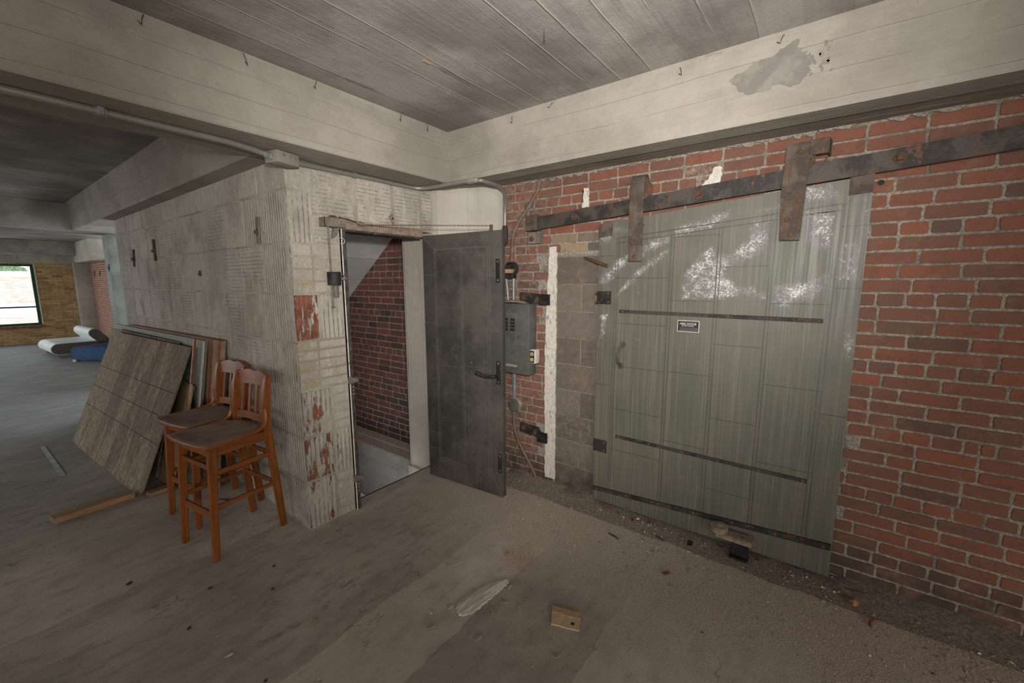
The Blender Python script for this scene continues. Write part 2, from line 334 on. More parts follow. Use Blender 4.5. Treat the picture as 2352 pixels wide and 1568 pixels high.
@mat
def seat_dusty(g):
    n = g.noise(7, 6, .7, g.map((.5, 2.4, 1))); z = g.n('NewGeometry').outputs[1]
    up = g.ss(g.xyz(z)[2], .55, .9)
    st = g.noise(9, 5, .65, g.map((.55, 6, 6)), .6)
    w = g.mix(g.ss(st, .33, .68), (.19, .055, .012), (.26, .082, .018))
    c = g.mix(g.ma('MULTIPLY', up, g.ss(n, .25, .62, .62, .95)), w, g.mix(g.ss(g.noise(5, 5, .7), .35, .65), (.25, .195, .16), (.37, .30, .255)))
    return g.done(c, g.ss(up, 0, 1, .35, .8), 0, g.bump(n, .08, .003), .4)

@mat
def strand_board(g):
    x = g.xyz()
    v = g.n('TexVoronoi', {'Vector': g.map((60, 60, 17), rot=(.5, .25, .1)), 'Scale': 1.0, 'Randomness': 1}, feature='F1')
    v2 = g.n('TexVoronoi', {'Vector': g.map((85, 70, 26), rot=(-.7, .5, .8)), 'Scale': 1.0, 'Randomness': 1}, feature='F1')
    r1 = g.xyz(v.outputs[1])[0]; r2 = g.xyz(v2.outputs[1])[1]
    a = g.ma('ADD', g.ma('MULTIPLY', r1, .5), g.ma('MULTIPLY', r2, .5))
    c = g.ramp(a, [(0, (.175, .13, .088)), (.35, (.27, .207, .145)), (.65, (.32, .255, .185)), (1, (.49, .40, .30))])
    st = g.noise(2.2, 3, .5, g.map((.4, 1.6, .35))); c = g.mix(g.ss(st, .5, .66, 0, .5), c, (.105, .085, .068))
    c = g.mix(g.ss(g.noise(40, 3, .6, g.map((1, 1, .3))), .64, .72, 0, .45), c, (.07, .052, .038))
    ln = g.ss(g.attr('ink'), .3, .6); c = g.mix(g.ma('MULTIPLY', ln, .7), c, (.055, .052, .05))
    return g.done(c, .82, 0, g.bump(g.ma('ADD', a, g.ma('MULTIPLY', g.noise(60), .4)), .35, .003), .3)

@mat
def window_pane(g):
    g.b.inputs['Transmission Weight'].default_value = 1.0
    return g.done((.95, .98, .97), .0, 0, None, .5, IOR=1.02)

# ------------------------------------------------------------------ mesh helper
class MB:
    def __init__(s): s.v = []; s.f = []; s.fa = {}; s.va = {}
    def add(s, vs, fs, **fa):
        o = len(s.v); s.v += [tuple(v) for v in vs]
        for f in fs: s.f.append(tuple(i+o for i in f))
        for k in set(s.fa) | set(fa):
            L = s.fa.setdefault(k, []); L += [0.0]*(len(s.f)-len(fs)-len(L)); L += [fa.get(k, 0.0)]*len(fs)
        return s
    def box(s, a, b, bev=0, seg=1, M=None, taper=None, **fa):
        a, b = Vector(a), Vector(b); lo = Vector(map(min, a, b)); hi = Vector(map(max, a, b))
        bm = bmesh.new(); bmesh.ops.create_cube(bm, size=1)
        for v in bm.verts:
            v.co = Vector(((lo[i]+hi[i])/2+v.co[i]*(hi[i]-lo[i]) for i in range(3)))
        if bev: bmesh.ops.bevel(bm, geom=bm.edges[:], offset=min(bev, .49*min(hi-lo)), segments=seg, profile=.5, affect='EDGES', clamp_overlap=True)
        s.bm(bm, M, **fa); return s
    def bm(s, bm, M=None, **fa):
        bm.verts.index_update()
        s.add([(M @ v.co) if M else v.co for v in bm.verts], [[v.index for v in f.verts] for f in bm.faces], **fa); bm.free(); return s
    def prism(s, poly, ext, bev=0, M=None, **fa):
        """poly: 3D points; ext: extrusion vector"""
        n = len(poly); P = [Vector(p) for p in poly]; e = Vector(ext)
        nn = Vector((0, 0, 0))
        for i in range(n): nn += P[i].cross(P[(i+1) % n])
        if nn.dot(e) > 0: P.reverse()
        bm = bmesh.new(); A = [bm.verts.new(p) for p in P]; B = [bm.verts.new(p+e) for p in P]
        bm.faces.new(A); bm.faces.new(B[::-1])
        for i in range(n): bm.faces.new((A[(i+1) % n], A[i], B[i], B[(i+1) % n]))
        if bev: bmesh.ops.bevel(bm, geom=bm.edges[:], offset=bev, segments=2, affect='EDGES', clamp_overlap=True)
        return s.bm(bm, M, **fa)
    def tube(s, path, r, n=10, caps=True, closed=False, flat=None, **fa):
        P = [Vector(p) for p in path]; k = len(P); rs = r if isinstance(r, (list, tuple)) else [r]*k
        T = []
        for i in range(k):
            a = P[(i-1) % k] if (closed or i > 0) else P[i]; b = P[(i+1) % k] if (closed or i < k-1) else P[i]
            T.append((b-a).normalized())
        u = T[0].orthogonal().normalized(); vs = []
        if flat is not None: u = (Vector(flat)-T[0]*Vector(flat).dot(T[0])).normalized()
        for i in range(k):
            u = (u-T[i]*u.dot(T[i])).normalized(); w = T[i].cross(u)
            for j in range(n):
                a = 2*math.pi*j/n; vs.append(P[i]+(u*math.cos(a)+w*math.sin(a))*rs[i])
        fs = []
        for i in range(k if closed else k-1):
            for j in range(n):
                a, b = i*n+j, i*n+(j+1) % n; c, d = ((i+1) % k)*n+(j+1) % n, ((i+1) % k)*n+j
                fs.append((a, b, c, d))
        if caps and not closed:
            fs.append(tuple(range(n))[::-1]); fs.append(tuple((k-1)*n+j for j in range(n)))
        return s.add(vs, fs, **fa)
    def lathe(s, prof, c=(0, 0, 0), axis=(0, 0, 1), n=20, **fa):
        """prof: (radius, height) list; closes the ends"""
        ax = Vector(axis).normalized(); u = ax.orthogonal().normalized(); w = ax.cross(u); c = Vector(c); vs = []; k = len(prof)
        for r, h in prof:
            for j in range(n):
                a = 2*math.pi*j/n; vs.append(c+ax*h+(u*math.cos(a)+w*math.sin(a))*max(r, 1e-5))
        fs = [(i*n+j, i*n+(j+1) % n, (i+1)*n+(j+1) % n, (i+1)*n+j) for i in range(k-1) for j in range(n)]
        fs.append(tuple(range(n))[::-1]); fs.append(tuple((k-1)*n+j for j in range(n)))
        return s.add(vs, fs, **fa)
    def grid(s, fn, nu, nv, **fa):
        vs = [fn(i/nu, j/nv) for j in range(nv+1) for i in range(nu+1)]
        fs = [(j*(nu+1)+i, j*(nu+1)+i+1, (j+1)*(nu+1)+i+1, (j+1)*(nu+1)+i) for j in range(nv) for i in range(nu)]
        return s.add(vs, fs, **fa)

def wloc(o):
    m = Matrix.Identity(4)
    while o is not None:
        m = (Matrix.Translation(o.location) @ o.rotation_euler.to_matrix().to_4x4()) @ m; o = o.parent
    return m
def obj(name, mb, mt, parent=None, world=True, smooth=35, **props):
    me = bpy.data.meshes.new(name); vs = mb.v
    if parent is not None and world:
        inv = wloc(parent).inverted(); vs = [inv @ Vector(v) for v in vs]
    me.from_pydata([tuple(v) for v in vs], [], mb.f); me.update()
    if smooth:
        me.shade_smooth(); me.set_sharp_from_angle(angle=R(smooth))
    for k, L in mb.fa.items():
        L = L+[0.0]*(len(mb.f)-len(L)); a = me.attributes.new(k, 'FLOAT', 'FACE'); a.data.foreach_set('value', L)
    for k, L in mb.va.items():
        a = me.attributes.new(k, 'FLOAT', 'POINT'); a.data.foreach_set('value', L)
    me.materials.append(MATS[mt] if isinstance(mt, str) else mt)
    o = bpy.data.objects.new(name, me); COL.objects.link(o)
    if parent is not None: o.parent = parent
    for k, v in props.items(): o[k] = v
    return o
def tag(o, label, cat, group=None, kind=None):
    o['label'] = label; o['category'] = cat
    if group: o['group'] = group
    if kind: o['kind'] = kind
    return o
def thing(name, label, cat, loc=(0, 0, 0), rz=0, group=None, kind=None):
    o = bpy.data.objects.new(name, None); COL.objects.link(o); o.location = loc; o.rotation_euler = (0, 0, rz)
    o.empty_display_size = .1
    return tag(o, label, cat, group, kind)
def single(name, mb, mt, label, cat, loc=(0, 0, 0), rz=0, group=None, kind=None, smooth=35):
    """a thing that is one mesh, its origin at loc; mb in world coordinates"""
    o = obj(name, MB(), mt); bpy.data.objects.remove(o)
    me_o = bpy.data.objects.new(name, None); me_o.location = loc; me_o.rotation_euler = (0, 0, rz)
    inv = (Matrix.Translation(loc) @ Matrix.Rotation(rz, 4, 'Z')).inverted(); bpy.data.objects.remove(me_o)
    mb.v = [tuple(inv @ Vector(v)) for v in mb.v]
    o = obj(name, mb, mt, smooth=smooth); o.location = loc; o.rotation_euler = (0, 0, rz)
    return tag(o, label, cat, group, kind)
def struct(name, mb, mt, parent=None, smooth=0):
    o = obj(name, mb, mt, parent, smooth=smooth)
    if parent is None: o['kind'] = 'structure'
    return o
def dup(root, loc, rz=None, label=None):
    r = root.copy(); COL.objects.link(r); r.location = loc
    if rz is not None: r.rotation_euler = (0, 0, rz)
    if label: r['label'] = label
    for ch in list(root.children):
        c = ch.copy(); COL.objects.link(c); c.parent = r
        for g in list(ch.children):
            d = g.copy(); COL.objects.link(d); d.parent = c
    return r
def rivet(mb, c, axis, r=.008, h=.006, n=10): return mb.lathe([(r, 0), (r*.95, h*.4), (r*.6, h*.85), (0, h)], c, axis, n)
def nut(mb, c, axis, r=.016, h=.016):
    mb.lathe([(r*1.5, 0), (r*1.5, .003)], c, axis, 14); return mb.lathe([(r, .003), (r, h*.8), (r*.85, h)], c, axis, 4)
def arc(c, r, a0, a1, n, u, w):
    c, u, w = Vector(c), Vector(u), Vector(w)
    return [c+u*(r*math.cos(a0+(a1-a0)*i/n))+w*(r*math.sin(a0+(a1-a0)*i/n)) for i in range(n+1)]

# ================================================================== SETTING
XW, YD, XS = 2.80, 2.632, 1.266           # brick wall, door wall, side wall of the enclosure
ZC, ZB = 2.745, 2.38                        # slab and beam soffit

# floor: two sheets, the stair well left open
fl = MB()
def sheet(x0, x1, y0, y1, st):
    nx, ny = max(1, int((x1-x0)/st)), max(1, int((y1-y0)/st))
    fl.grid(lambda u, v: (x0+(x1-x0)*u, y0+(y1-y0)*v, 0), nx, ny)
sheet(-6, 3.0, -5, 2.75, .5); sheet(-6, 1.30, 2.75, 17.4, .5); sheet(1.30, 3.0, 6.85, 17.4, .5)
fl.box((1.30, 2.738, -.22), (2.9, 2.75, 0)); fl.box((-6, -5, -.3), (3.0, -4.99, -.001))
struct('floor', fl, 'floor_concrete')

ce = MB(); ce.box((-6, -5, ZC), (3.1, 17.6, ZC+.15)); struct('ceiling', ce, 'ceiling_concrete')

bR = MB(); bR.prism([(2.347, -5, ZC), (2.347, -5, ZB), (2.50, -5, ZB+.002), (2.51, -5, ZB+.010), (2.83, -5, 2.424), (2.83, -5, ZC)], (0, 7.75, 0), 0)
struct('beam_right', bR, 'painted_beam')
bL = MB(); bL.box((-6, 2.347, ZB), (2.36, 2.785, ZC+.01), .006); struct('beam_left', bL, 'painted_beam_cross')
bS = MB(); bS.prism([(1.095, 2.77, ZC), (1.14, 2.77, ZB), (1.56, 2.77, ZB), (1.60, 2.77, ZC)], (0, 5.95, 0)); struct('beam_inner', bS, 'painted_beam')
b1 = MB(); b1.box((-6, 8.66, ZB), (2.9, 9.10, ZC+.01), .006); struct('beam_far', b1, 'ceiling_concrete')
b2 = MB(); b2.box((-6, 16.65, ZB), (2.9, 16.98, ZC+.01), .006); struct('beam_window', b2, 'ceiling_concrete')

# outer walls that close the room (outside the frame); the left one has a long window opening towards its far end
wl = MB()
for y0, y1 in ((-5, 9.0), (15.6, 17.6)): wl.box((-6.2, y0, 0), (-6, y1, ZC))
for y0, y1 in ((9.0, 15.6),):
    wl.box((-6.2, y0, 0), (-6, y1, .8)); wl.box((-6.2, y0, 2.0), (-6, y1, ZC))
struct('wall_left', wl, 'yellow_brick')
wb = MB(); wb.box((-6, -5.2, 0), (3.1, -5, ZC)); struct('wall_back', wb, 'far_concrete')

# ---- brick wall on the right with its filled doorway
def brickface(mb, y0, y1, z0, z1, course, blen, join, x, off=0.0, header=None, skip=None, tone=None, soot=None, jit=.0018, axis=0, proud=.006, rnd=rng):
    nrow = int(round((z1-z0)/course))
    for r in range(nrow):
        za, zb = z0+r*course+join/2, z0+(r+1)*course-join/2
        hd = header and (r % header == 2)
        L = blen/2 if hd else blen
        y = y0-L*(((r % 2)*.5)+off+(.13*rnd.random() if not hd else 0))
        while y < y1:
            Lb = L if rnd.random() < .9 else L*(.5 if rnd.random() < .5 else .75)
            a, b = max(y+join/2, y0), min(y+Lb-join/2, y1); y += Lb
            if b-a < .02: continue
            if skip and skip((a+b)/2, (za+zb)/2, a, b): continue
            j = lambda: (rnd.random()-.5)*2*jit
            c = .006; pts = []
            for (p, q) in ((a+c, za), ((a+b)/2, za), (b-c, za), (b, za+c), (b, (za+zb)/2), (b, zb-c), (b-c, zb), ((a+b)/2, zb), (a+c, zb), (a, zb-c), (a, (za+zb)/2), (a, za+c)):
                pts.append((p+j(), q+j()))
            cy, cz = (a+b)/2, (za+zb)/2; dx = (rnd.random()-.5)*.004
            ring = [(x+.008, p, q) for p, q in pts]+[(x+dx, cy+(p-cy)*(1-.0022/(b-a)*2), cz+(q-cz)*(1-.0022/(zb-za)*2)) for p, q in pts]
            n = 12
            fs = [(i, i+n, (i+1) % n+n, (i+1) % n) for i in range(n)]+[tuple(range(2*n-1, n-1, -1))]
            mb.add(ring, fs, tone=(tone(cy, cz) if tone else rnd.random()), soot=(soot(cy, cz) if soot else 0))
course = .0689
def btone(y, z):
    if 1.28 < y < 1.66 and 1.78 < z < 2.03: return rng.choice([.95, .94, .9, .99, .97, .93])
    t = rng.random()
    if t > .965: t = .84+.06*rng.random()
    elif t > .90: t = .78
    else: t *= .84
    if z < .22: t = .45+.42*rng.random()
    return min(t*.98, .945)
def bsoot(y, z):
    s = max(0, min(1, (y-1.62)/.35))*.52
    if .55 < y < .68 and 2.2 < z < 2.32: s = 1.0
    if z < .16: s = max(s, .35)
    return s
def bskip(y, z, a, b):
    if z < 1.84 and b > .0 and a < 1.665: return True
    if z < 1.90 and a < 1.755 and b > 1.665: return False
    return False
wr = MB(); wr.box((XW+.0035, -5, -.05), (XW+.3, 2.6, ZC)); w_r = struct('wall_right', wr, 'mortar')
br = MB()
brickface(br, -1.5, 2.26, .002, .002+course*35, course, .216, .009, XW, header=5, skip=bskip, tone=btone, soot=bsoot)
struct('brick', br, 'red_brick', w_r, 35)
cm = MB(); cm.box((XW+.001, -.04, 0), (XW+.02, 1.665, 1.842)); w_c = struct('wall_infill', cm, 'block_mortar')
cb = MB(); zt = 1.831
for r in range(9):
    za, zb = max(zt-.2045*(r+1), .0), zt-.2045*r
    if zb-za < .03: continue
    edges = [1.662, 1.45, 1.05, .65, .25, -.03] if r % 2 else [1.662, 1.25, .85, .45, -.03]
    for a, b in zip(edges[1:], edges[:-1]):
        cb.box((XW-.0008, a+.005, za+.005), (XW+.01, b-.005, zb-.004), .0015, tone=rng.random(), soot=.28*rng.random()*(1.6 if za < .6 else 1))
struct('block', cb, 'block_face', w_c, 35)
# flaking white strip of old jamb
def ragged(pts, n, amp, seed):
    rr = random.Random(seed); out = []
    for (p, q) in zip(pts, pts[1:]+pts[:1]):
        p, q = Vector(p), Vector(q); d = (q-p); k = max(1, int(d.length/n)); nr = Vector((-d.y, d.x)).normalized()
        for i in range(k):
            out.append(p+d*(i/k)+nr*(rr.random()-.5)*2*amp)
    return out
def plaster(mb, pts, x0, th, n=.03, amp=.006, seed=1): return mb.prism([(x0, p.x, p.y) for p in ragged(pts, n, amp, seed)], (th, 0, 0))
tj = MB(); plaster(tj, [(1.660, .045), (1.752, .04), (1.765, .9), (1.752, 1.5), (1.728, 1.905), (1.664, 1.91)], XW-.010, .018, .03, .005, 3); struct('trim_1', tj, 'white_flaking', smooth=30)
tj = MB()
plaster(tj, [(.68, 2.195), (.55, 2.165), (.552, 2.315), (.592, 2.32), (.615, 2.26)], XW-.006, .012, .012, .005, 5)
struct('trim_2', tj, 'white_flaking', smooth=30)
tj = MB(); plaster(tj, [(1.46, 2.175), (1.405, 2.17), (1.41, 2.30), (1.445, 2.31), (1.45, 2.24)], XW-.006, .012, .012, .005, 6); struct('trim_3', tj, 'white_flaking', smooth=30)
# squeezed-out mortar along the crack under the beam
tj = MB(); rr = random.Random(12); y = -1.4
while y < 2.1:
    w = .03+.09*rr.random()
    if rr.random() < .75:
        h = .006+.022*rr.random(); plaster(tj, [(y, 2.415), (y+w*.3, 2.416-h), (y+w*.7, 2.416-h*.7), (y+w, 2.415), (y+w, 2.43), (y, 2.43)], XW-.012, .03, .012, .003, rr.randint(0, 999))
    y += w
struct('trim_4', tj, 'mortar', smooth=30)

tj = MB(); rr = random.Random(44); P_ = [(.030, 2.43), (.036, 2.40), (.028, 2.37), (.040, 2.345), (.046, 2.325), (.042, 2.30), (.058, 2.275), (.064, 2.25)]
for (a, b), (c, d) in zip(P_[:-1], P_[1:]): tj.prism([(XW-.0015, a+.003, b), (XW-.0015, a-.003, b), (XW-.0015, c-.0025, d), (XW-.0015, c+.0025, d)], (.002, 0, 0))
struct('trim_9', tj, 'twig_dark')
tj = MB(); tj.lathe([(.013, 0), (.013, .0025)], (XW-.001, -.170, 2.125), (-1, 0, 0), 14); struct('trim_10', tj, 'socket_dark')
tj = MB(); plaster(tj, [(1.462, 2.17), (1.448, 2.172), (1.452, 2.29), (1.459, 2.30)], XW-.005, .010, .012, .004, 6); struct('trim_11', tj, 'twig_dark', smooth=30)

# ---- concrete column, stair enclosure
cl = MB(); cl.prism([(2.43, 3.03, -.3), (2.43, 2.632, -.3), (2.77, 2.205, -.3), (2.79, 2.186, -.3), (2.81, 2.18, -.3), (2.84, 2.18, -.3), (2.84, 3.03, -.3)], (0, 0, 2.75), .006); cl.box((2.415, 2.66, -.4), (2.86, 3.05, -.065), .01); struct('column', cl, 'column_paint', smooth=35)

FR = [0.02, .335, .64, .955, 1.27, 1.575, 1.89, 2.205, 2.385]
ws = MB(); ws.box((XS+.0025, YD+.012, 0), (XS+.15, 6.88, ZB)); w_s = struct('wall_inner', ws, 'tile_mortar')
ts = MB(); rr = random.Random(21)
for r, (za, zb) in enumerate(zip([0]+FR[:-1], FR)):
    if zb-za < .05: continue
    y = YD; first = True
    while y < 6.86:
        w = (.375 if r % 2 == 0 else .395) if first else .338
        if first and r % 2 == 1: w = .62 if r == 7 else .40
        a, b = y, min(y+w, 6.88); y += w
        gr = 2.0 if first else (1.0 if rr.random() < .72 else (0.0 if rr.random() < .8 else 2.0))
        if zb > 2.25: gr = 0.0
        pk = .35 if (first and r < 5) else (.10*rr.random() if r < 5 else .03*rr.random())
        inset = .007
        P = [(a+inset*(.6 if first else 1), za+inset), (b-inset, za+inset), (b-inset, zb-inset), (a+inset*(.6 if first else 1), zb-inset)]
        P = [(p+.006*(rr.random()-.5), q+.006*(rr.random()-.5)) for p, q in P]
        if first: P[0] = (YD+.004, P[0][1]); P[3] = (YD+.004, P[3][1])
        pr = .002*(rr.random()-.2)
        ts.prism([(XS-pr, p, q) for p, q in P], (.012+pr, 0, 0), .0015, groove=gr, tone=rr.random(), peel=pk)
        first = False
struct('tile', ts, 'clay_tile', w_s, 35)

wf = MB()
wf.box((XS+.002, YD+.002, 0), (1.60, YD+.13, ZB)); wf.box((1.60, YD+.004, 2.045), (2.435, YD+.13, ZB)); w_f = struct('wall_front', wf, 'tile_mortar')
tf = MB(); rr = random.Random(5)
def ftile(x0, x1, za, zb, gr, pk, oc=0., dep=.0):
    i = .007; P = [(x0+i, za+i), (x1-i, za+i), (x1-i, zb-i), (x0+i, zb-i)]
    P = [(p+.008*(rr.random()-.5), q+.008*(rr.random()-.5)) for p, q in P]
    if x0 < XS+.02: P[0] = (XS+.002, P[0][1]); P[3] = (XS+.002, P[3][1])
    tf.prism([(p, YD-dep, q) for p, q in P], (0, .012+dep, 0), .0015, groove=gr, tone=rr.random(), peel=pk, ochre=oc)
for z0, z1, gr, pk in ((.0, .335, 2, .55), (.335, .64, 2, .78), (.64, .955, 2, .55), (1.275, 1.575, 2, 1.05), (1.885, 2.205, 2, .25), (2.205, 2.378, 0, .12)):
    ftile(XS, XS+.20 if z0 < 1.2 else XS+.155, z0, z1, gr, pk)
ftile(1.468, 1.60, .335, .64, 2, .35); ftile(1.43, 1.60, 1.275, 1.575, 2, .12)
for z0, z1 in ((.0, .335), (.64, .955)):           # thin bricks beside the corner
    n = 5
    for k in range(n): ftile(1.475, 1.60, z0+(z1-z0)*k/n, z0+(z1-z0)*(k+1)/n, 0, .03, .1, .005*rr.random())
for z0, z1, n in ((.955, 1.275, 5), (1.575, 1.885, 4)):
    for k in range(n):
        za, zb = z0+(z1-z0)*k/n, z0+(z1-z0)*(k+1)/n
        ftile(XS, 1.40, za, zb, 0, .06, .75 if (.955 <= z0 < 1.3 or k == 0) else .2, .006*rr.random()); ftile(1.40, 1.60, za, zb, 0, .03, .25, .006*rr.random())
ftile(1.42, 1.60, 1.885, 2.06, 1, .02)
for x0, x1 in ((1.42, 1.72), (1.74, 2.03), (2.05, 2.30), (2.315, 2.425)): ftile(x0, x1, 2.06, 2.365, 1, .02)
struct('tile', tf, 'clay_tile', w_f, 35)

wk = MB(); wk.box((1.416, 6.75, -.9), (2.9, 6.88, ZB)); wk.box((1.30, YD+.13, -.95), (1.40, 6.8, 0)); struct('wall_stair', wk, 'far_concrete')
sb = MB(); sb.box((XW+.0035, 2.61, -.2), (XW+.3, 6.75, 2.6)); w_sb = struct('wall_stairwell', sb, 'stair_mortar')
s2 = MB(); brickface(s2, 2.80, 6.2, -.101, -.101+course*35, course, .216, .010, XW, header=6, tone=lambda y, z: rng.random()*.75+.25*(rng.random() < .35)+(.2 if y > 4.2 else 0)*rng.random(), jit=.002)
struct('brick', s2, 'stair_brick', w_sb, 35)
so = MB(); so.prism([(1.40, 5.9, .43), (1.40, 2.9, 2.63), (1.40, 2.9, 2.69), (1.40, 5.9, .69)], (1.4, 0, 0)); struct('trim_5', so, 'stair_paint')
so = MB(); so.box((1.60, YD+.13, 2.03), (2.43, 2.93, ZB)); struct('lintel', so, 'frame_iron')
lg = MB(); lg.box((2.53, 2.86, -.73), (2.86, 6.7, -.105), .012, 2); struct('trim_6', lg, 'ledge_concrete', smooth=35)
lg = MB(); lg.box((2.535, 2.87, -.104), (2.795, 6.6, -.099)); lg.box((2.66, 2.88, -.10), (2.795, 6.6, -.085), .01); struct('trim_7', lg, 'ledge_dust')
pf = MB(); pf.box((1.3, 2.75, -.97), (2.9, 6.8, -.95)); struct('floor_stair_dark', pf, 'black_iron')  # near-black sheet: the darkness down the well is put into its colour

# ---- far end
fw = MB()
WX0, WX1, WZ0, WZ1 = -.95, 1.425, .50, 2.145
for x0, x1, z0, z1 in ((-6, -4.6, 0, ZC), (-2.3, WX0, 0, ZC), (WX1, 2.55, 0, ZC), (WX0, WX1, 0, WZ0), (WX0, WX1, WZ1, ZC), (-4.6, -2.3, 0, WZ0), (-4.6, -2.3, WZ1, ZC)): fw.box((x0, 17.3, z0), (x1, 17.55, z1))
struct('wall_far', fw, 'yellow_brick')
b3 = MB(); b3.box((-6, 17.22, 2.185), (2.9, 17.3, ZC)); struct('beam_end', b3, 'far_concrete')
b3 = MB(); b3.box((2.2, 14.9, 2.20), (2.85, 17.22, ZC), .005); struct('beam_side', b3, 'far_concrete')
pl = MB(); pl.box((2.165, 17.02, 0), (2.52, 17.3, 2.2), .01, 2); struct('column_far', pl, 'far_concrete', smooth=35)
wrf = MB(); wrf.box((2.50, 9.2, 0), (2.75, 17.02, 2.25)); struct('wall_right_far', wrf, 'far_red_brick')
cg = MB(); cg.box((1.52, 8.80, 0), (1.96, 9.18, ZB), .012, 2); struct('column_middle', cg, 'green_column', smooth=35)
wn = bpy.data.objects.new('window_1', None); COL.objects.link(wn); wn.location = (WX1, 17.35, WZ0); wn['kind'] = 'structure'
f = MB(); t = .06
f.box((WX0, 17.30, WZ0), (WX1, 17.42, WZ0+t)); f.box((WX0, 17.30, WZ1-t), (WX1, 17.42, WZ1)); f.box((WX0, 17.30, WZ0+t), (WX0+t, 17.42, WZ1-t)); f.box((WX1-t, 17.30, WZ0+t), (WX1, 17.42, WZ1-t))
f.box((WX0+t, 17.32, .975), (WX1-t, 17.40, 1.015)); obj('window_frame', f, 'green_window', wn)
pa = MB(); pa.box((WX0+t, 17.355, WZ0+t), (WX1-t, 17.36, .975)); pa.box((WX0+t, 17.355, 1.015), (WX1-t, 17.36, WZ1-t)); obj('window_glass', pa, 'window_pane', wn)
si = MB(); si.box((WX0-.04, 17.24, WZ0-.055), (WX1+.04, 17.32, WZ0-.012), .004); obj('window_sill', si, 'sill_wood', wn)
wx = MB(); plaster(wx, [(0, 0), (.03, 0), (.03, 1.64), (0, 1.64)], 0, .01, .05, .004, 8)
wx.v = [(WX1+v[1], 17.295+v[0], WZ0+v[2]) for v in wx.v]; struct('trim_8', wx, 'white_flaking')

# outside the window: a brick building and trees behind it
tb = thing('outside_building', 'pale brick building seen through the far window', 'building', (0, 32, -3))
m = MB(); m.box((-16, 32, -3), (9, 36, 1.95)); obj('wall', m, 'outside_brick', tb)
m = MB(); m.box((-16, 31.85, 1.95), (9, 36, 2.20), .02); m.box((-16, 31.93, -.05), (9, 32, .66)); obj('cornice', m, 'outside_white', tb)
wf_ = MB(); wf_.box((-.2, 31.88, -.35), (1.15, 31.95, .30), .02); wo = obj('window', wf_, 'outside_white', tb)
m = MB(); m.box((-.12, 31.86, -.28), (.55, 31.87, .22)); m.box((.60, 31.86, -.28), (1.07, 31.87, .22)); obj('pane', m, 'outside_glass', wo)
def blob(mb, c, r, seed, sub=3, amp=.3, sq=(1, 1, 1)):
    bm = bmesh.new(); bmesh.ops.create_icosphere(bm, subdivisions=sub, radius=1)
    for v in bm.verts:
        k = 1+amp*mnoise.noise(v.co*2.1+Vector((seed, 0, 0)))+amp*.6*mnoise.noise(v.co*5+Vector((0, seed, 0))); v.co = Vector((v.co[i]*k*r*sq[i]+c[i] for i in range(3)))
    return mb.bm(bm)
for i, (x, r, lb) in enumerate(((-2.0, 1.25, 'green treetop at the left end of the far window view'), (1.9, 1.2, 'broad green treetop over the middle of the white cornice outside'), (5.6, 1.2, 'green treetop at the right end of the far window view'))):
    tt = thing('tree', lb, 'tree', (x, 42, -3), group='trees behind the brick building')
    m = MB(); blob(m, (x, 42, 1.75), r, 3.1*i, 4, .35, (1.4, .9, .85)); obj('crown', m, 'foliage_green', tt)
    m = MB(); m.tube([(x, 42, -3), (x+.05, 42, 1)], [.2, .12], 8); obj('trunk', m, 'bark_brown', tt)

# ================================================================== THE SLIDING FIRE DOOR
DX = 2.73                                   # its front face
def ztop(y): return 2.155-(y+.139)*(.118/1.431)
fd = thing('sliding_fire_door', 'big grey-green metal-clad sliding fire door with white paint flakes, hanging on a sloping iron track', 'door', (DX+.03, .573, .027), kind='thing')
FLAKE = [
 [(1.287,1.602),(1.294,1.69),(1.067,1.862),(.825,1.954),(.79,1.934),(.804,1.875),(1.034,1.77),(1.188,1.65)],
 [(1.165,1.555),(1.06,1.687),(.942,1.785),(.804,1.867),(.793,1.823),(.947,1.695),(1.057,1.603),(1.154,1.526)],
 [(.727,1.527),(.727,1.692),(.682,1.777),(.576,1.855),(.527,1.812),(.46,1.809),(.394,1.892),(.366,1.99),(.272,1.989),(.267,1.839),(.317,1.78),(.419,1.728),(.49,1.706),(.412,1.632),(.27,1.601),(.252,1.539),(.371,1.56),(.525,1.532)],
 [(.138,2.134),(.011,2.144),(-.02,2.045),(.13,2.034)], [(.136,2.027),(.001,2.02),(-.012,1.811),(.009,1.783),(.082,1.808),(.128,1.854)],
 [(-.026,1.845),(-.121,1.853),(-.127,1.64),(-.038,1.64)], [(-.106,2.049),(-.137,2.052),(-.14,1.912),(-.124,1.853)],
 [(.252,1.632),(.106,1.655),(-.014,1.712),(-.016,1.626),(.014,1.56),(.196,1.494),(.245,1.532)],
 [(.793,1.986),(.476,2.062),(.472,2.0),(.596,1.946),(.781,1.917)], [(.382,2.03),(.232,2.066),(.235,2.023),(.375,2.018)], [(.136,2.034),(-.004,2.033),(-.008,1.992),(.134,1.999)],
 [(1.292,1.968),(1.201,2.018),(1.063,2.016),(1.066,1.962),(1.189,1.961),(1.207,1.906),(1.29,1.892)],
 [(-.074,1.382),(-.131,1.425),(-.143,1.329),(-.129,1.19),(-.102,1.246)], [(1.271,1.42),(1.194,1.437),(1.231,1.262),(1.279,1.163)]]
FAINT = [[(1.046,1.289),(.961,1.283),(.92,1.223),(1.01,1.227)]]
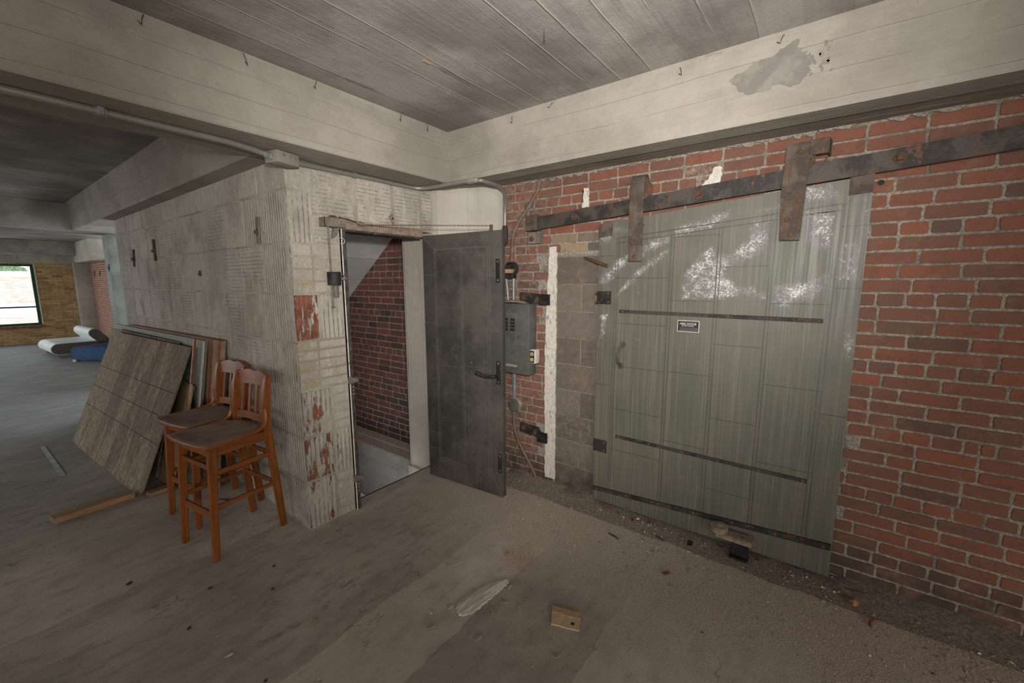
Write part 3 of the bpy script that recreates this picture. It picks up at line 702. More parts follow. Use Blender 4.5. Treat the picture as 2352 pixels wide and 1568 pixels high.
def polymask(py, pz, polys, soft):
    out = np.zeros_like(py)
    for P in polys:
        P = np.array(P); ins = np.zeros(py.shape, bool); dm = np.full(py.shape, 9.)
        for a, b in zip(P, np.roll(P, -1, 0)):
            c = ((a[1] > pz) != (b[1] > pz)) & (py < (b[0]-a[0])*(pz-a[1])/(b[1]-a[1]+1e-12)+a[0]); ins ^= c
            e = b-a; t = np.clip(((py-a[0])*e[0]+(pz-a[1])*e[1])/(e@e), 0, 1); dm = np.minimum(dm, np.hypot(py-a[0]-t*e[0], pz-a[1]-t*e[1]))
        sd = np.where(ins, dm, -dm); out = np.maximum(out, np.clip(.5+sd/soft, 0, 1))
    return out
ld = MB(); NY, NZ = 120, 150
def dgrid(u, v):
    y = 1.288-1.428*u; zt = ztop(y); return (DX, y, .027+(zt-.027)*v)
ld.grid(dgrid, NY, NZ)
A = np.array(ld.v); fm = polymask(A[:, 1], A[:, 2], FLAKE, .095); fm = np.maximum(fm, .62*polymask(A[:, 1], A[:, 2], FAINT, .05))
base = len(ld.v)
ld.prism([(DX+.0005, 1.288, .027), (DX+.0005, -.14, .027), (DX+.0005, -.14, ztop(-.14)), (DX+.0005, 1.288, ztop(1.288))], (.058, 0, 0), .003)
# folded seams of the sheet metal
sk = (ztop(-.14)-ztop(1.288))/1.428          # slope per metre towards the camera side
def vseam(y0, z0, y1, z1, w=.010, **k):
    ld.prism([(DX-.0016, y0+w/2, z0), (DX-.0016, y0-w/2, z0), (DX-.0016, y1-w/2, z1), (DX-.0016, y1+w/2, z1)], (.003, 0, 0), .0007, dark=k.get('dark', .75))
def hseam(ya, yb, z, sl=0., w=.004):
    ld.prism([(DX-.0013, ya, z), (DX-.0013, yb, z+sl*(ya-yb)), (DX-.0013, yb, z+sl*(ya-yb)+w), (DX-.0013, ya, z+w)], (.003, 0, 0), .0006, dark=1.0)
CV = [1.168, .80, .53, .262, -.02]
zt_in = lambda y: ztop(y)-.118
vseam(CV[0], .2, CV[0]-.006, zt_in(CV[0]), .004); vseam(CV[4], .22, CV[4]-.01, zt_in(CV[4]), .005); vseam(CV[0]-.018, .2, CV[0]-.024, zt_in(CV[0]), .004); vseam(CV[4]+.02, .22, CV[4]+.01, zt_in(CV[4]), .004)
for y in CV[1:4]:
    vseam(y+.006, .17, y, zt_in(y)-.03, .006); vseam(y-.012, .17, y-.018, zt_in(y)-.03, .005)
hseam(1.165, -.033, zt_in(1.165), sk, .006); hseam(1.157, -.025, zt_in(1.157)-.03, sk, .005)
vseam(-.033, 2.017, -.085, 2.075, .005)
for (a, b), zs in (((1.165, .80), (1.667, 1.360, 1.060, .751, .45)), ((.79, .53), (1.916, 1.525, 1.067, .598)), ((.52, .262), (1.728, 1.268, .807, .347)), ((.25, -.02), (1.993, 1.523, 1.06, .594)), ((-.03, -.139), (1.916, 1.608, .938)), ((1.286, 1.172), (1.818, .914))):
    for z in zs: hseam(a, b, z)
ld.va['flake'] = list(fm)+[0.0]*(len(ld.v)-base)
obj('leaf', ld, 'green_door_paint', fd)
def bar(name, pts, th, mt, par, bev=.0015, x=DX, **lab):
    m = MB(); m.prism([(x-th, *p) for p in pts], (th, 0, 0), bev); return obj(name, m, mt, par)
s1 = bar('reinforcing_strip', [(1.123, 1.434), (0, 1.427), (0, 1.451), (1.123, 1.456)], .006, 'strip_iron', fd)
s2 = bar('reinforcing_strip', [(1.121, .542), (0, .533), (0, .557), (1.121, .566)], .006, 'strip_iron', fd)
for s, z, dz in ((s1, 1.445, -.006), (s2, .553, -.009)):
    for k in range(6):
        y = 1.10-.216*k; m = MB(); rivet(m, (DX-.006, y, z+dz*k/5), (-1, 0, 0), .009, .005); obj('rivet', m, 'rust', s)
gb = bar('guide_strip', [(1.285, .103), (-.135, .185), (-.135, .222), (1.285, .132)], .012, 'strip_iron', fd)
for k in range(7):
    y = 1.25-.225*k; m = MB(); rivet(m, (DX-.012, y, .117+(1.285-y)*.0605), (-1, 0, 0), .010, .005); obj('rivet', m, 'rust', gb)
bar('corner_plate', [(1.291, 1.945), (1.19, 1.953), (1.19, ztop(1.19)), (1.291, ztop(1.291))], .005, 'hanger_rust', fd)
bar('corner_plate', [(-.048, 2.066), (-.141, 2.072), (-.141, ztop(-.141)+.004), (-.048, ztop(-.048)+.004)], .005, 'hanger_rust', fd)
for z in (1.535, .455):
    pl_ = bar('lock_plate', [(1.290, z-.045), (1.188, z-.045), (1.188, z+.045), (1.290, z+.045)], .007, 'black_iron', fd)
    for dy, dz in ((1.206, -.03), (1.206, .03)):
        m = MB(); rivet(m, (DX-.007, dy, z+dz), (-1, 0, 0), .009, .005); obj('rivet', m, 'rust', pl_)
# pull handle
m = MB(); m.tube([(DX-.004, 1.088, 1.218), (DX-.02, 1.089, 1.205), (DX-.045, 1.098, 1.192), (DX-.048, 1.108, 1.15), (DX-.045, 1.108, 1.10), (DX-.02, 1.10, 1.082), (DX-.004, 1.098, 1.066)], [.008, .009, .0095, .009, .010, .0095, .008], 10)
m.lathe([(.020, 0), (.020, .006), (.012, .009)], (DX, 1.088, 1.218), (-1, 0, 0), 14); m.lathe([(.020, 0), (.020, .006), (.012, .009)], (DX, 1.098, 1.066), (-1, 0, 0), 14)
obj('pull_handle', m, 'hanger_rust', fd)
# hangers: iron straps over wheels that run on the track
def wheel(mb, y, z, r=.062, x=DX-.012):
    mb.lathe([(.012, -.026), (r*.55, -.026), (r*.62, -.02), (r, -.018), (r, -.012), (r*.86, -.004), (r*.86, .004), (r, .012), (r, .018), (r*.5, .018), (.012, .018)], (x, y, z), (1, 0, 0), 28)
h1 = MB(); xo = DX-.058
h1.prism([(xo-.008, 1.050, 1.776), (xo-.008, .960, 1.776), (xo-.008, .966, 2.11), (xo-.008, .962, 2.268), (xo-.008, 1.052, 2.264), (xo-.008, 1.055, 2.11)], (.008, 0, 0), .002)
top = arc((xo+.046-.004, 1.008, 2.266), .046, math.pi, 0, 10, (1, 0, 0), (0, 0, 1))
vs = []
for p in top:
    vs.append(p)
for i in range(len(top)-1):
    a, b = top[i], top[i+1]; n_ = Vector((0, 0, 0))
    h1.prism([(a.x, .962, a.z), (a.x, 1.052, a.z), (b.x, 1.052, b.z), (b.x, .962, b.z)], ((xo+.042-(a.x+b.x)/2)*.15, 0, -.007), 0)
h1o = obj('hanger', h1, 'hanger_rust', fd)
for y, z in ((.985, 2.005), (1.030, 1.895), (1.010, 1.806)):
    m = MB(); rivet(m, (xo-.008, y, z), (-1, 0, 0), .013, .010); m.box((xo, y-.006, z-.006), (DX, y+.006, z+.006)); obj('bolt', m, 'rust', h1o)
m = MB(); wheel(m, .998, 2.222, .066); obj('wheel', m, 'rust', fd)
h2 = MB()
h2.prism([(xo-.010, .224, 1.862), (xo-.010, .134, 1.858), (xo-.010, .125, 2.25), (xo-.010, .112, 2.268), (xo-.010, .112, 2.335), (xo-.010, .150, 2.342), (xo-.010, .225, 2.338), (xo-.010, .233, 2.10)], (.010, 0, 0), .002)
h2.box((xo-.014, .052, 2.272), (xo-.002, .128, 2.345), .004)
h2.prism([(xo-.014, .056, 2.272), (xo-.014, .056, 2.345), (DX+.005, .046, 2.345), (DX+.005, .046, 2.272)], (0, -.008, 0), .002)
h2o = obj('hanger', h2, 'hanger_rust', fd)
for y, z in ((.150, 2.055), (.198, 1.965), (.175, 1.885), (.165, 2.295)):
    m = MB(); rivet(m, (xo-.010, y, z), (-1, 0, 0), .013, .009); m.box((xo, y-.006, z-.006), (DX, y+.006, z+.006)); obj('bolt', m, 'rust', h2o)
m = MB(); wheel(m, .16, 2.268, .06); obj('wheel', m, 'rust', fd)
# the black warning plate with white lettering
pq = MB(); pq.box((DX-.003, .607, 1.333), (DX, .737, 1.406), .001); plq = obj('warning_plate', pq, 'plaque_white', fd)
pq = MB(); pq.box((DX-.0038, .6115, 1.3375), (DX-.002, .7325, 1.4015)); obj('plate_field', pq, 'plaque_black', plq)
def text(body, y, z, size, par, mt, x, ex=.0004, sx=1.0, bold=0.0):
    cu = bpy.data.curves.new('lettering', 'FONT'); cu.body = body; cu.size = size; cu.align_x = 'CENTER'; cu.extrude = ex; cu.offset = bold; cu.resolution_u = 3
    o = bpy.data.objects.new('lettering', cu); COL.objects.link(o); dg = bpy.context.evaluated_depsgraph_get(); me = bpy.data.meshes.new_from_object(o.evaluated_get(dg)); bpy.data.objects.remove(o)
    mb = MB(); mb.add([(x-v.co.z, y-v.co.x*sx, z+v.co.y) for v in me.vertices], [list(p.vertices) for p in me.polygons]); bpy.data.meshes.remove(me)
    return obj('lettering', mb, mt, par, smooth=0)
text('FIRE DOOR', .672, 1.3785, .0165, plq, 'plaque_white', DX-.0044, sx=1.18, bold=.0004)
text('DO NOT BLOCK!', .674, 1.369, .0088, plq, 'plaque_white', DX-.0044, sx=1.05, bold=.0002)
ln = MB(); rr = random.Random(2)
for grp in (((1.395, .024),), ((1.3605, .012), (1.3555, .012), (1.3505, .010), (1.3455, .010), (1.341, .012))):
    ln = MB()
    for z, a in grp:
        y = .727-a*.6
        while y > .618:
            w = .003+.012*rr.random(); ln.box((DX-.0043, max(y-w, .616), z-.0010), (DX-.0036, y, z+.0010)); y -= w+.0022
    obj('lettering', ln, 'plaque_grey', plq, smooth=0)

# ---- track
tk = thing('door_track', 'long flat black iron track sloping across the brick wall above the green door', 'track', (2.76, .6, 2.1))
def trz(y): return 2.129+(1.834-y)*(.156/2.428)
m = MB(); m.prism([(DX-.004, 1.80, trz(1.80)-.093), (DX-.004, -1.5, trz(-1.5)-.098), (DX-.004, -1.5, trz(-1.5)), (DX-.004, 1.80, trz(1.80))], (.014, 0, 0), .002); obj('rail', m, 'track_iron', tk)
for y in (1.485, .652, -.223, -1.0):
    m = MB(); nut(m, (DX-.004, y, trz(y)-.047), (-1, 0, 0), .017, .020); m.lathe([(.012, 0), (.012, .075)], (DX+.01, y, trz(y)-.047), (1, 0, 0), 10); obj('bolt', m, 'rust', tk)
m = MB(); m.box((DX-.01, 1.802, 2.035), (XW-.002, 1.905, 2.150), .004); ep = obj('end_stop', m, 'hanger_rust', tk)
m = MB(); nut(m, (DX-.01, 1.863, 2.10), (-1, 0, 0), .016, .016); obj('bolt', m, 'rust', ep)
m = MB(); m.box((DX+.02, 1.815, 1.937), (XW-.001, 1.905, 2.028), .004); m.prism([(DX+.01, 1.815, 1.937), (DX+.01, 1.785, 1.937), (DX+.01, 1.785, 2.028), (DX+.01, 1.815, 2.028)], (.055, 0, 0), .003); e2 = obj('end_stop', m, 'dusty_iron', tk)
m = MB(); nut(m, (DX+.02, 1.868, 1.975), (-1, 0, 0), .014, .016); obj('bolt', m, 'rust', e2)

# ---- floor roller that guides the door's foot
gr = thing('door_guide_roller', 'rusty roller on an iron bracket standing at the foot of the green door', 'roller', (2.66, .29, 0))
m = MB(); m.prism([(2.655, .335, 0), (2.655, .245, 0), (2.655, .245, .115), (2.655, .335, .115)], (.04, 0, 0), .004); m.box((2.62, .24, 0), (2.70, .34, .012), .003); obj('upright', m, 'black_iron', gr)
m = MB(); m.prism([(2.615, .42, .108), (2.615, .225, .108), (2.695, .225, .108), (2.695, .42, .108)], (0, 0, .030), .005); obj('arm', m, 'bracket_rust', gr)
m = MB(); m.lathe([(.045, 0), (.050, .005), (.050, .012), (.044, .016), (.044, .026), (.050, .030), (.048, .036), (.020, .038), (.020, .044), (.012, .048)], (2.645, .405, .139), (0, 0, 1), 26); obj('roller', m, 'bracket_rust', gr)
m = MB(); rivet(m, (2.655, .275, .138), (0, 0, 1), .012, .006); obj('rivet', m, 'rust', gr)

# ---- bent rod and pegs beside the door, flat iron straps
m = MB(); m.tube([(XW+.02, 1.452, 1.823), (XW-.02, 1.40, 1.81), (DX-.045, 1.24, 1.765), (DX-.055, 1.20, 1.752)], .011, 8)
single('iron_rod', m, 'rust', 'rusty iron rod sticking out over the upper corner of the green door', 'rod', (XW, 1.45, 1.82))
for z, lb in ((1.563, 'short rusty peg in the concrete blocks above the upper black plate of the green door'), (1.498, 'short rusty peg in the concrete blocks below the upper black plate of the green door')):
    m = MB(); m.tube([(XW+.01, 1.315, z), (XW-.05, 1.312, z+.001)], .010, 8); single('iron_peg', m, 'rust', lb, 'peg', (XW, 1.315, z), group='pegs in the block infill')
def strap(z, yl, yr, lb, tilt, bend):
    t_ = thing('iron_strap', lb, 'strap', (XW-.01, (yl+yr)/2, z))
    h = .042; m = MB(); m.prism([(XW-.014, yl, z-h+tilt), (XW-.014, yr+.10, z-h), (XW-.014, yr+.10, z+h), (XW-.014, yl, z+h+tilt)], (.014, 0, 0), .002); obj('plate', m, 'strip_iron', t_)
    m = MB(); m.box((XW-.05, yr, z-h-bend), (XW-.036, yr+.095, z+h-bend), .003); m.box((XW-.05, yr+.088, z-h-bend), (XW-.002, yr+.098, z+h-bend), .003); obj('keeper', m, 'black_iron', t_)
    m = MB(); nut(m, (XW-.014, yl-.035, z+tilt), (-1, 0, 0), .014, .016); obj('bolt', m, 'rust', t_)
    m = MB(); nut(m, (XW-.014, yr+.135, z), (-1, 0, 0), .014, .014); obj('bolt', m, 'rust', t_)
strap(1.508, 2.006, 1.700, 'rusty iron strap on the bricks just above the grey breaker panel', .012, 0)
strap(.408, 2.006, 1.712, 'black iron strap low on the bricks beside the curved cable', .012, .02)

# ================================================================== ELECTRICAL
PX0 = 2.69                                  # breaker panel front
bp = thing('breaker_panel', 'grey metal breaker panel with dust on top, mounted on the brick wall', 'breaker panel', (PX0+.055, 2.03, 1.18))
m = MB(); m.box((PX0, 1.845, .90), (XW-.002, 2.175, 1.475), .012, 2); obj('box', m, 'panel_grey', bp)
m = MB(); m.box((PX0-.004, 1.955, .955), (PX0+.002, 2.165, 1.40), .004, 2); dr = obj('door', m, 'panel_grey', bp)
m = MB(); m.box((PX0-.006, 1.962, .958), (PX0-.002, 2.16, .978), .003); obj('ledge', m, 'dust_top', dr)
for y in (2.075, 2.005):
    for k in range(4):
        m = MB(); m.box((PX0-.006, y-.024, 1.345-.027*k-.011), (PX0-.003, y+.024, 1.345-.027*k+.011), .001); obj('breaker', m, 'panel_dark', dr)
for y in (2.075, 2.005):
    for k in range(5):
        m = MB(); m.box((PX0-.0052, y-.028, 1.222-.022*k-.0085), (PX0-.003, y+.028, 1.222-.022*k+.0085), .001); obj('blank_cover', m, 'panel_grey', dr)
m = MB(); m.grid(lambda u, v: (PX0+.01+.098*u, 1.86+.30*v, 1.474+.030*math.sin(math.pi*min(1, max(0, u*.9+.1)))*max(0, math.sin(math.pi*min(1, (1-v)*1.15)))**.7), 10, 20); obj('dust_cover', m, 'dust_top', bp)
m = MB(); m.box((PX0-.004, 1.948, 1.19), (PX0+.001, 1.953, 1.225)); obj('latch', m, 'panel_dark', bp)
ob = thing('outlet_box', 'small white electrical outlet box fixed to the side of the grey breaker panel', 'outlet', (PX0+.03, 1.82, 1.06))
m = MB(); m.box((PX0+.002, 1.785, 1.005), (PX0+.06, 1.842, 1.118), .008, 2); obj('box', m, 'outlet_white', ob)
m = MB(); m.box((PX0-.003, 1.798, 1.012), (PX0+.003, 1.835, 1.108), .004, 2); fp = obj('face', m, 'socket_dark', ob)
for z in (1.082, 1.038):
    m = MB(); m.lathe([(.017, 0), (.016, .005), (.012, .006)], (PX0-.003, 1.817, z), (-1, 0, 0), 16); obj('socket', m, 'outlet_ochre', fp)

cd_ = thing('conduit', 'grey metal conduit running along the beam, over the doorway and around the column', 'conduit', (1.14, 2.55, 2.36))
m = MB(); m.tube([(-1.6, 2.51, 2.362), (.47, 2.512, 2.362), (.94, 2.522, 2.362), (1.06, 2.540, 2.358), (1.165, 2.552, 2.348)], .0155, 12); obj('pipe', m, 'conduit_metal', cd_)
m = MB(); m.tube([(1.285, 2.575, 2.352), (1.34, 2.592, 2.352), (1.42, 2.606, 2.356), (1.85, 2.612, 2.362), (2.19, 2.612, 2.362)]+arc((2.19, 2.512, 2.362), .10, math.pi/2, 0, 8, (1, 0, 0), (0, 1, 0))[1:]+[(2.298, 2.40, 2.362), (2.31, 2.14, 2.362), (2.325, 2.07, 2.362), (2.36, 2.035, 2.362), (2.45, 2.030, 2.362), (2.56, 2.035, 2.361), (2.66, 2.065, 2.345), (2.73, 2.105, 2.305), (2.765, 2.135, 2.25), (2.779, 2.148, 2.18), (2.781, 2.150, 2.10)], .0145, 12); obj('pipe', m, 'conduit_metal', cd_)
m = MB(); m.box((2.298, 2.03, 2.340), (2.338, 2.135, 2.379), .016, 3); fb = obj('fitting', m, 'junction_grey', cd_)
m = MB(); m.box((2.293, 2.043, 2.345), (2.300, 2.122, 2.374), .0034, 2); obj('cover', m, 'junction_grey', fb)
m = MB(); m.box((.455, 2.488, 2.346), (.479, 2.536, ZB-.0005), .004); m.lathe([(.021, -.018), (.021, .018)], (.467, 2.512, 2.362), (1, 0, 0), 14); obj('clamp', m, 'conduit_metal', cd_)
m = MB(); m.lathe([(.0178, -.012), (.0178, .012)], (1.72, 2.610, 2.3605), (1, 0, 0), 14); obj('clamp', m, 'conduit_metal', cd_)
m = MB(); m.lathe([(.018, 0), (.024, .02), (.026, .10), (.020, .15), (.008, .165)], (2.781, 2.150, 2.10), (0, .02, -1), 12); obj('sleeve', m, 'strip_iron', cd_)
jb = thing('junction_box', 'grey metal junction box under the beam at the corner of the tile wall', 'junction box', (1.225, 2.553, 2.34))
Mj = Matrix.Translation((1.225, 2.556, 2.343)) @ Matrix.Rotation(R(14), 4, 'Z')
m = MB(); m.box((-.072, -.052, -.033), (.072, .052, .033), .006, 2, Mj); obj('box', m, 'junction_grey', jb)
for x in (-.03, .012, .045):
    m = MB(); m.lathe([(.010, 0), (.010, .003)], Mj @ Vector((x, -.052, .012)), Mj.to_3x3() @ Vector((0, -1, 0)), 12); obj('knockout', m, 'conduit_metal', jb)
m = MB(); m.lathe([(.022, 0), (.022, .012), (.018, .014), (.018, .03)], Mj @ Vector((-.072, 0, 0)), Mj.to_3x3() @ Vector((-1, 0, .0)), 10); obj('connector', m, 'galvanised', jb)

m = MB(); m.tube([(XW-.012, 1.814, 2.425), (XW-.02, 1.83, 2.34), (XW-.025, 1.90, 2.235), (XW-.025, 1.99, 2.14), (XW-.03, 2.045, 2.055), (XW-.03, 2.068, 1.96), (XW-.03, 2.074, 1.80)], .014, 12); single('rusty_pipe', m, 'pipe_rust', 'thin rusty pipe bending down the bricks from the beam to the round box', 'pipe', (XW-.03, 2.0, 2.1))
rb = thing('round_box', 'open round black electrical box with a wooden plug, right of the dark metal door', 'electrical box', (XW-.04, 2.078, 1.75))
m = MB(); m.lathe([(.052, 0), (.056, .01), (.056, .055), (.048, .055), (.046, .012), (.002, .010)], (XW-.002, 2.075, 1.752), (-1, 0, 0), 24); obj('box', m, 'strip_iron', rb)
m = MB(); m.box((XW-.085, 2.05, 1.715), (XW-.008, 2.118, 1.748), .004); obj('plug', m, 'batten_wood', rb)
m = MB(); m.box((XW-.07, 2.04, 1.672), (XW-.012, 2.13, 1.71), .004); obj('clamp', m, 'black_iron', rb)
m = MB(); m.tube([(XW-.035, 2.052, 1.68), (XW-.035, 2.052, 1.47)], .012, 10); single('vertical_conduit', m, 'galvanised', 'bright galvanised conduit dropping straight from the round box into the breaker panel', 'conduit', (XW-.035, 2.052, 1.47))
m = MB(); m.tube([(XW-.04, 2.125, 1.68), (XW-.045, 2.108, 1.58), (XW-.04, 2.10, 1.47)], .011, 10); single('curved_conduit', m, 'galvanised', 'short bent galvanised conduit entering the breaker panel beside the dark door edge', 'conduit', (XW-.04, 2.10, 1.47))
m = MB(); m.box((XW-.05, 2.032, .66), (XW-.028, 2.056, .90), .003); single('lower_conduit', m, 'galvanised', 'straight galvanised conduit between the breaker panel and the round grey cover', 'conduit', (XW-.04, 2.044, .78))
rc = thing('round_cover_box', 'round grey covered electrical box below the breaker panel', 'electrical box', (XW-.03, 2.05, .62))
m = MB(); m.lathe([(.056, 0), (.058, .008), (.058, .045)], (XW-.001, 2.045, .612), (-1, 0, 0), 8); obj('box', m, 'chip_tan', rc)
m = MB(); m.lathe([(.057, 0), (.057, .004), (.053, .006)], (XW-.046, 2.045, .612), (-1, 0, 0), 26); cv_ = obj('cover', m, 'panel_grey', rc)
m = MB(); rivet(m, (XW-.052, 2.08, .64), (-1, 0, 0), .006, .004); obj('screw', m, 'galvanised', cv_)
m = MB(); m.tube([(XW-.03, 2.052, .565), (XW-.03, 2.058, .50), (XW-.028, 2.05, .40), (XW-.028, 2.015, .30), (XW-.028, 1.955, .21), (XW-.026, 1.89, .12), (XW-.026, 1.84, .04), (XW-.03, 1.825, .0)], .0135, 12); single('flexible_cable', m, 'pipe_rust', 'armoured cable curving down the bricks to the floor beside the white strip', 'cable', (XW-.03, 1.82, 0))

# ================================================================== DARK METAL DOOR
H0 = Vector((2.30, 2.609, 0)); DD = Vector((.0856, -.9963, 0)).normalized(); DN = Vector((-DD.y*-1, 0, 0)); DN = Vector((-.9963, -.0856, 0)).normalized()
md = thing('metal_clad_door', 'dark metal-clad door standing open on its hinges beside the column', 'door', (2.30, 2.609, 0), kind='thing')
MD = Matrix((DD, -DN, Vector((0, 0, 1)))).transposed().to_4x4(); MD.translation = H0   # local: x along the leaf, y into its thickness
L = lambda a, b, z: MD @ Vector((a, b, z))
m = MB(); m.box((0, 0, .006), (.753, .045, 2.009), .003, 2, MD)
def dseam(a0, z0, a1, z1, w=.006, h=.0022):
    d = Vector((a1-a0, z1-z0)).normalized(); n2 = Vector((-d.y, d.x))*w/2
    m.prism([L(a0+n2.x, -h, z0+n2.y), L(a0-n2.x, -h, z0-n2.y), L(a1-n2.x, -h, z1-n2.y), L(a1+n2.x, -h, z1+n2.y)], -DN*.004, .0008, dark=.5+.5*rng.random())
dseam(.118, .15, .118, 1.895, .005); dseam(.135, .15, .135, 1.895, .005); dseam(.382, .15, .375, 1.895, .006); dseam(.398, .15, .392, 1.895, .006); dseam(.625, .15, .628, 1.90, .005); dseam(.645, .15, .648, 1.90, .006)
dseam(.0, 2.0, .13, 1.895, .004); dseam(.75, 2.0, .645, 1.90, .005); dseam(.118, 1.895, .645, 1.90, .006); dseam(.118, .19, .65, .16, .004); dseam(.118, .165, .65, .14, .005); dseam(.0, .03, .12, .16, .004); dseam(.75, .02, .65, .15, .005)
for a0, a1, zs in ((.137, .378, (1.445, .982, .543)), (0, .118, (1.70, 1.32, .859, .40, .26)), (.40, .625, (1.605, 1.283, 1.002, .685, .38)), (.648, .752, (1.69, 1.29, .86))):
    for z in zs: dseam(a0, z, a1, z, .004)
for z in (.02,): dseam(.505, z, .505, .13, .004)
obj('leaf', m, 'dark_door_metal', md)
for a, z in ((.557, 1.937), (.552, 1.837), (.462, 1.742), (.461, 1.676), (.132, 1.603), (.295, 1.604), (.457, 1.604), (.621, 1.607), (.466, 1.03), (.461, .96), (.135, .392), (.306, .391), (.469, .376), (.625, .376), (.469, .308), (.468, .244)):
    q = MB(); rivet(q, L(a, 0, z), DN, .0095, .006, 12); obj('rivet', q, 'hanger_rust', md)
for a, z0, z1 in ((.720, 1.640, 1.808), (.718, .892, 1.068), (.727, .200, .352)):
    q = MB(); q.box((a-.017, -.003, z0), (a+.017, .002, z1), .0018, 2, MD); sp_ = obj('latch_plate', q, 'black_iron', md)
    for z in (z0+.018, z1-.018):
        q = MB(); rivet(q, L(a, -.003, z), DN, .010, .005); obj('bolt', q, 'hanger_rust', sp_)
q = MB(); q.tube([L(.712, .0, .957), L(.711, -.045, .957), L(.69, -.056, .957), L(.655, -.058, .953), L(.615, -.058, .958), L(.585, -.058, .968), L(.558, -.058, .972), L(.548, -.058, .971)], [.012, .011, .010, .0095, .0125, .0165, .0155, .008], 12); q.lathe([(.017, 0), (.017, .006), (.012, .010)], L(.712, -.002, .957), DN, 14); obj('lever_handle', q, 'black_iron', md)
q = MB(); q.box((.652, -.004, 2.006), (.672, .012, 2.05), .002, 1, MD); obj('chain_eye', q, 'rust', md)

# ---- frame, latch keepers
df = thing('door_frame', 'scuffed iron frame lining the open stair doorway', 'door frame', (1.61, 2.62, 0))
m = MB(); m.box((1.598, YD-.018, 0), (1.634, YD+.12, 2.0), .003); jl = obj('jamb', m, 'frame_iron', df)
m = MB(); m.box((1.598, YD-.020, 1.998), (2.31, YD+.12, 2.050), .003); obj('head', m, 'bracket_rust', df)
m = MB(); m.box((1.62, YD-.012, 1.985), (2.29, YD+.115, 1.999), .002); obj('head_lip', m, 'frame_iron', df)
m = MB(); m.box((1.598, YD-.020, 0), (1.606, YD-.001, 1.999), .001); obj('plaster_edge', m, 'white_flaking', df)
for z in (.967, .245):
    q = MB(); q.prism([(1.585, YD-.045, z-.022), (1.655, YD-.045, z-.010), (1.655, YD-.045, z+.008), (1.59, YD-.045, z+.030)], (0, .03, 0), .004); kp = obj('latch_keeper', q, 'dusty_iron', df)
    for dz in (-.05, -.075, -.10):
        q = MB(); rivet(q, (1.625, YD-.018, z+dz), (0, -1, 0), .009, .005); obj('rivet', q, 'dusty_iron', df)

# ---- pulley, chain, rod and weight of the closing gear
pb = thing('pulley_bracket', 'dusty iron pulley bracket at the upper corner of the stair doorway', 'pulley', (1.54, 2.60, 2.03))
m = MB(); m.box((1.459, 2.560, 2.000), (1.606, 2.566, 2.056), .001); m.box((1.459, 2.560, 2.0), (1.463, YD-.001, 2.056), .001); obj('bracket', m, 'dusty_iron', pb)
m = MB(); m.lathe([(.034, -.010), (.040, -.008), (.034, 0), (.040, .008), (.034, .010)], (1.530, 2.585, 2.034), (0, 1, 0), 24); obj('sheave', m, 'rust', pb)
m = MB(); nut(m, (1.572, 2.560, 2.030), (0, -1, 0), .015, .020); obj('bolt', m, 'bracket_rust', pb)
m = MB(); m.box((1.61, YD-.012, 2.005), (1.715, YD-.001, 2.056), .002); m.prism([(1.53, 2.60, 1.93), (1.56, 2.60, 1.95), (1.59, 2.60, 2.01), (1.55, 2.60, 2.01)], (0, .03, 0), .003); pm_ = obj('mounting_plate', m, 'dusty_iron', pb)
m = MB(); rivet(m, (1.685, YD-.012, 2.032), (0, -1, 0), .013, .006); obj('rivet', m, 'galvanised', pm_)
m = MB(); m.tube(arc((1.578, 2.575, 1.915), .020, R(120), R(-120), 10, (1, 0, 0), (0, 0, 1)), .0025, 6); obj('wire_ring', m, 'chip_white', pb)
ch = thing('closing_chain', 'thin rusty chain stretched from the pulley bracket to the dark metal door', 'chain', (1.70, 2.59, 2.036))
ce_ = L(.662, .004, 2.042); cs = Vector((1.765, 2.588, 2.036))
m = MB(); k = 62; dv = (ce_-cs); du = dv.normalized(); w1 = Vector((0, 0, 1)); w2 = du.cross(w1).normalized()
for i in range(k):
    c = cs+dv*((i+.5)/k); w = w1 if i % 2 else w2; ll = dv.length/k*.72
    m.tube([c+du*(ll*math.cos(a))+w*(.0042*math.sin(a)) for a in [2*math.pi*j/8 for j in range(8)]], .0014, 5, closed=True)
obj('links', m, 'rust', ch)
m = MB(); m.tube([(1.70, 2.588, 2.050), (1.735, 2.588, 2.042), (1.765, 2.588, 2.036)], [.006, .016, .007], 10); obj('turnbuckle', m, 'dusty_iron', ch)
m = MB(); m.tube([(1.572, 2.586, 2.066), (1.64, 2.587, 2.062), (1.70, 2.588, 2.050)], .0032, 6); obj('cable', m, 'twig_dark', ch)
m = MB(); m.tube([(1.835, YD-.01, 2.075), (1.88, YD-.012, 2.0), (1.86, YD-.012, 1.98)], .0014, 5); m.tube([(1.80, 2.60, 1.99), (1.86, 2.60, 2.035)], .0014, 5); obj('loose_wire', m, 'chip_tan', ch)
cwt = thing('chain_weight', 'small black cylinder weight on an iron rod left of the stair doorway', 'weight', (1.51, 2.58, 1.67))
m = MB(); m.lathe([(.040, -.042), (.042, -.040), (.042, .040), (.040, .042)], (1.510, 2.578, 1.672), (0, 0, 1), 24); obj('weight', m, 'black_iron', cwt)
m = MB(); m.tube([(1.490, 2.578, 2.01), (1.492, 2.578, 1.485)], .0055, 8); m.lathe([(.012, 0), (.012, .006)], (1.492, 2.578, 1.484), (0, 0, 1), 10); obj('rod', m, 'dusty_iron', cwt)
m = MB(); m.lathe([(.018, 0), (.018, .07), (.012, .078)], (1.520, 2.582, 1.552), (0, 0, 1), 12); obj('socket', m, 'dusty_iron', cwt)
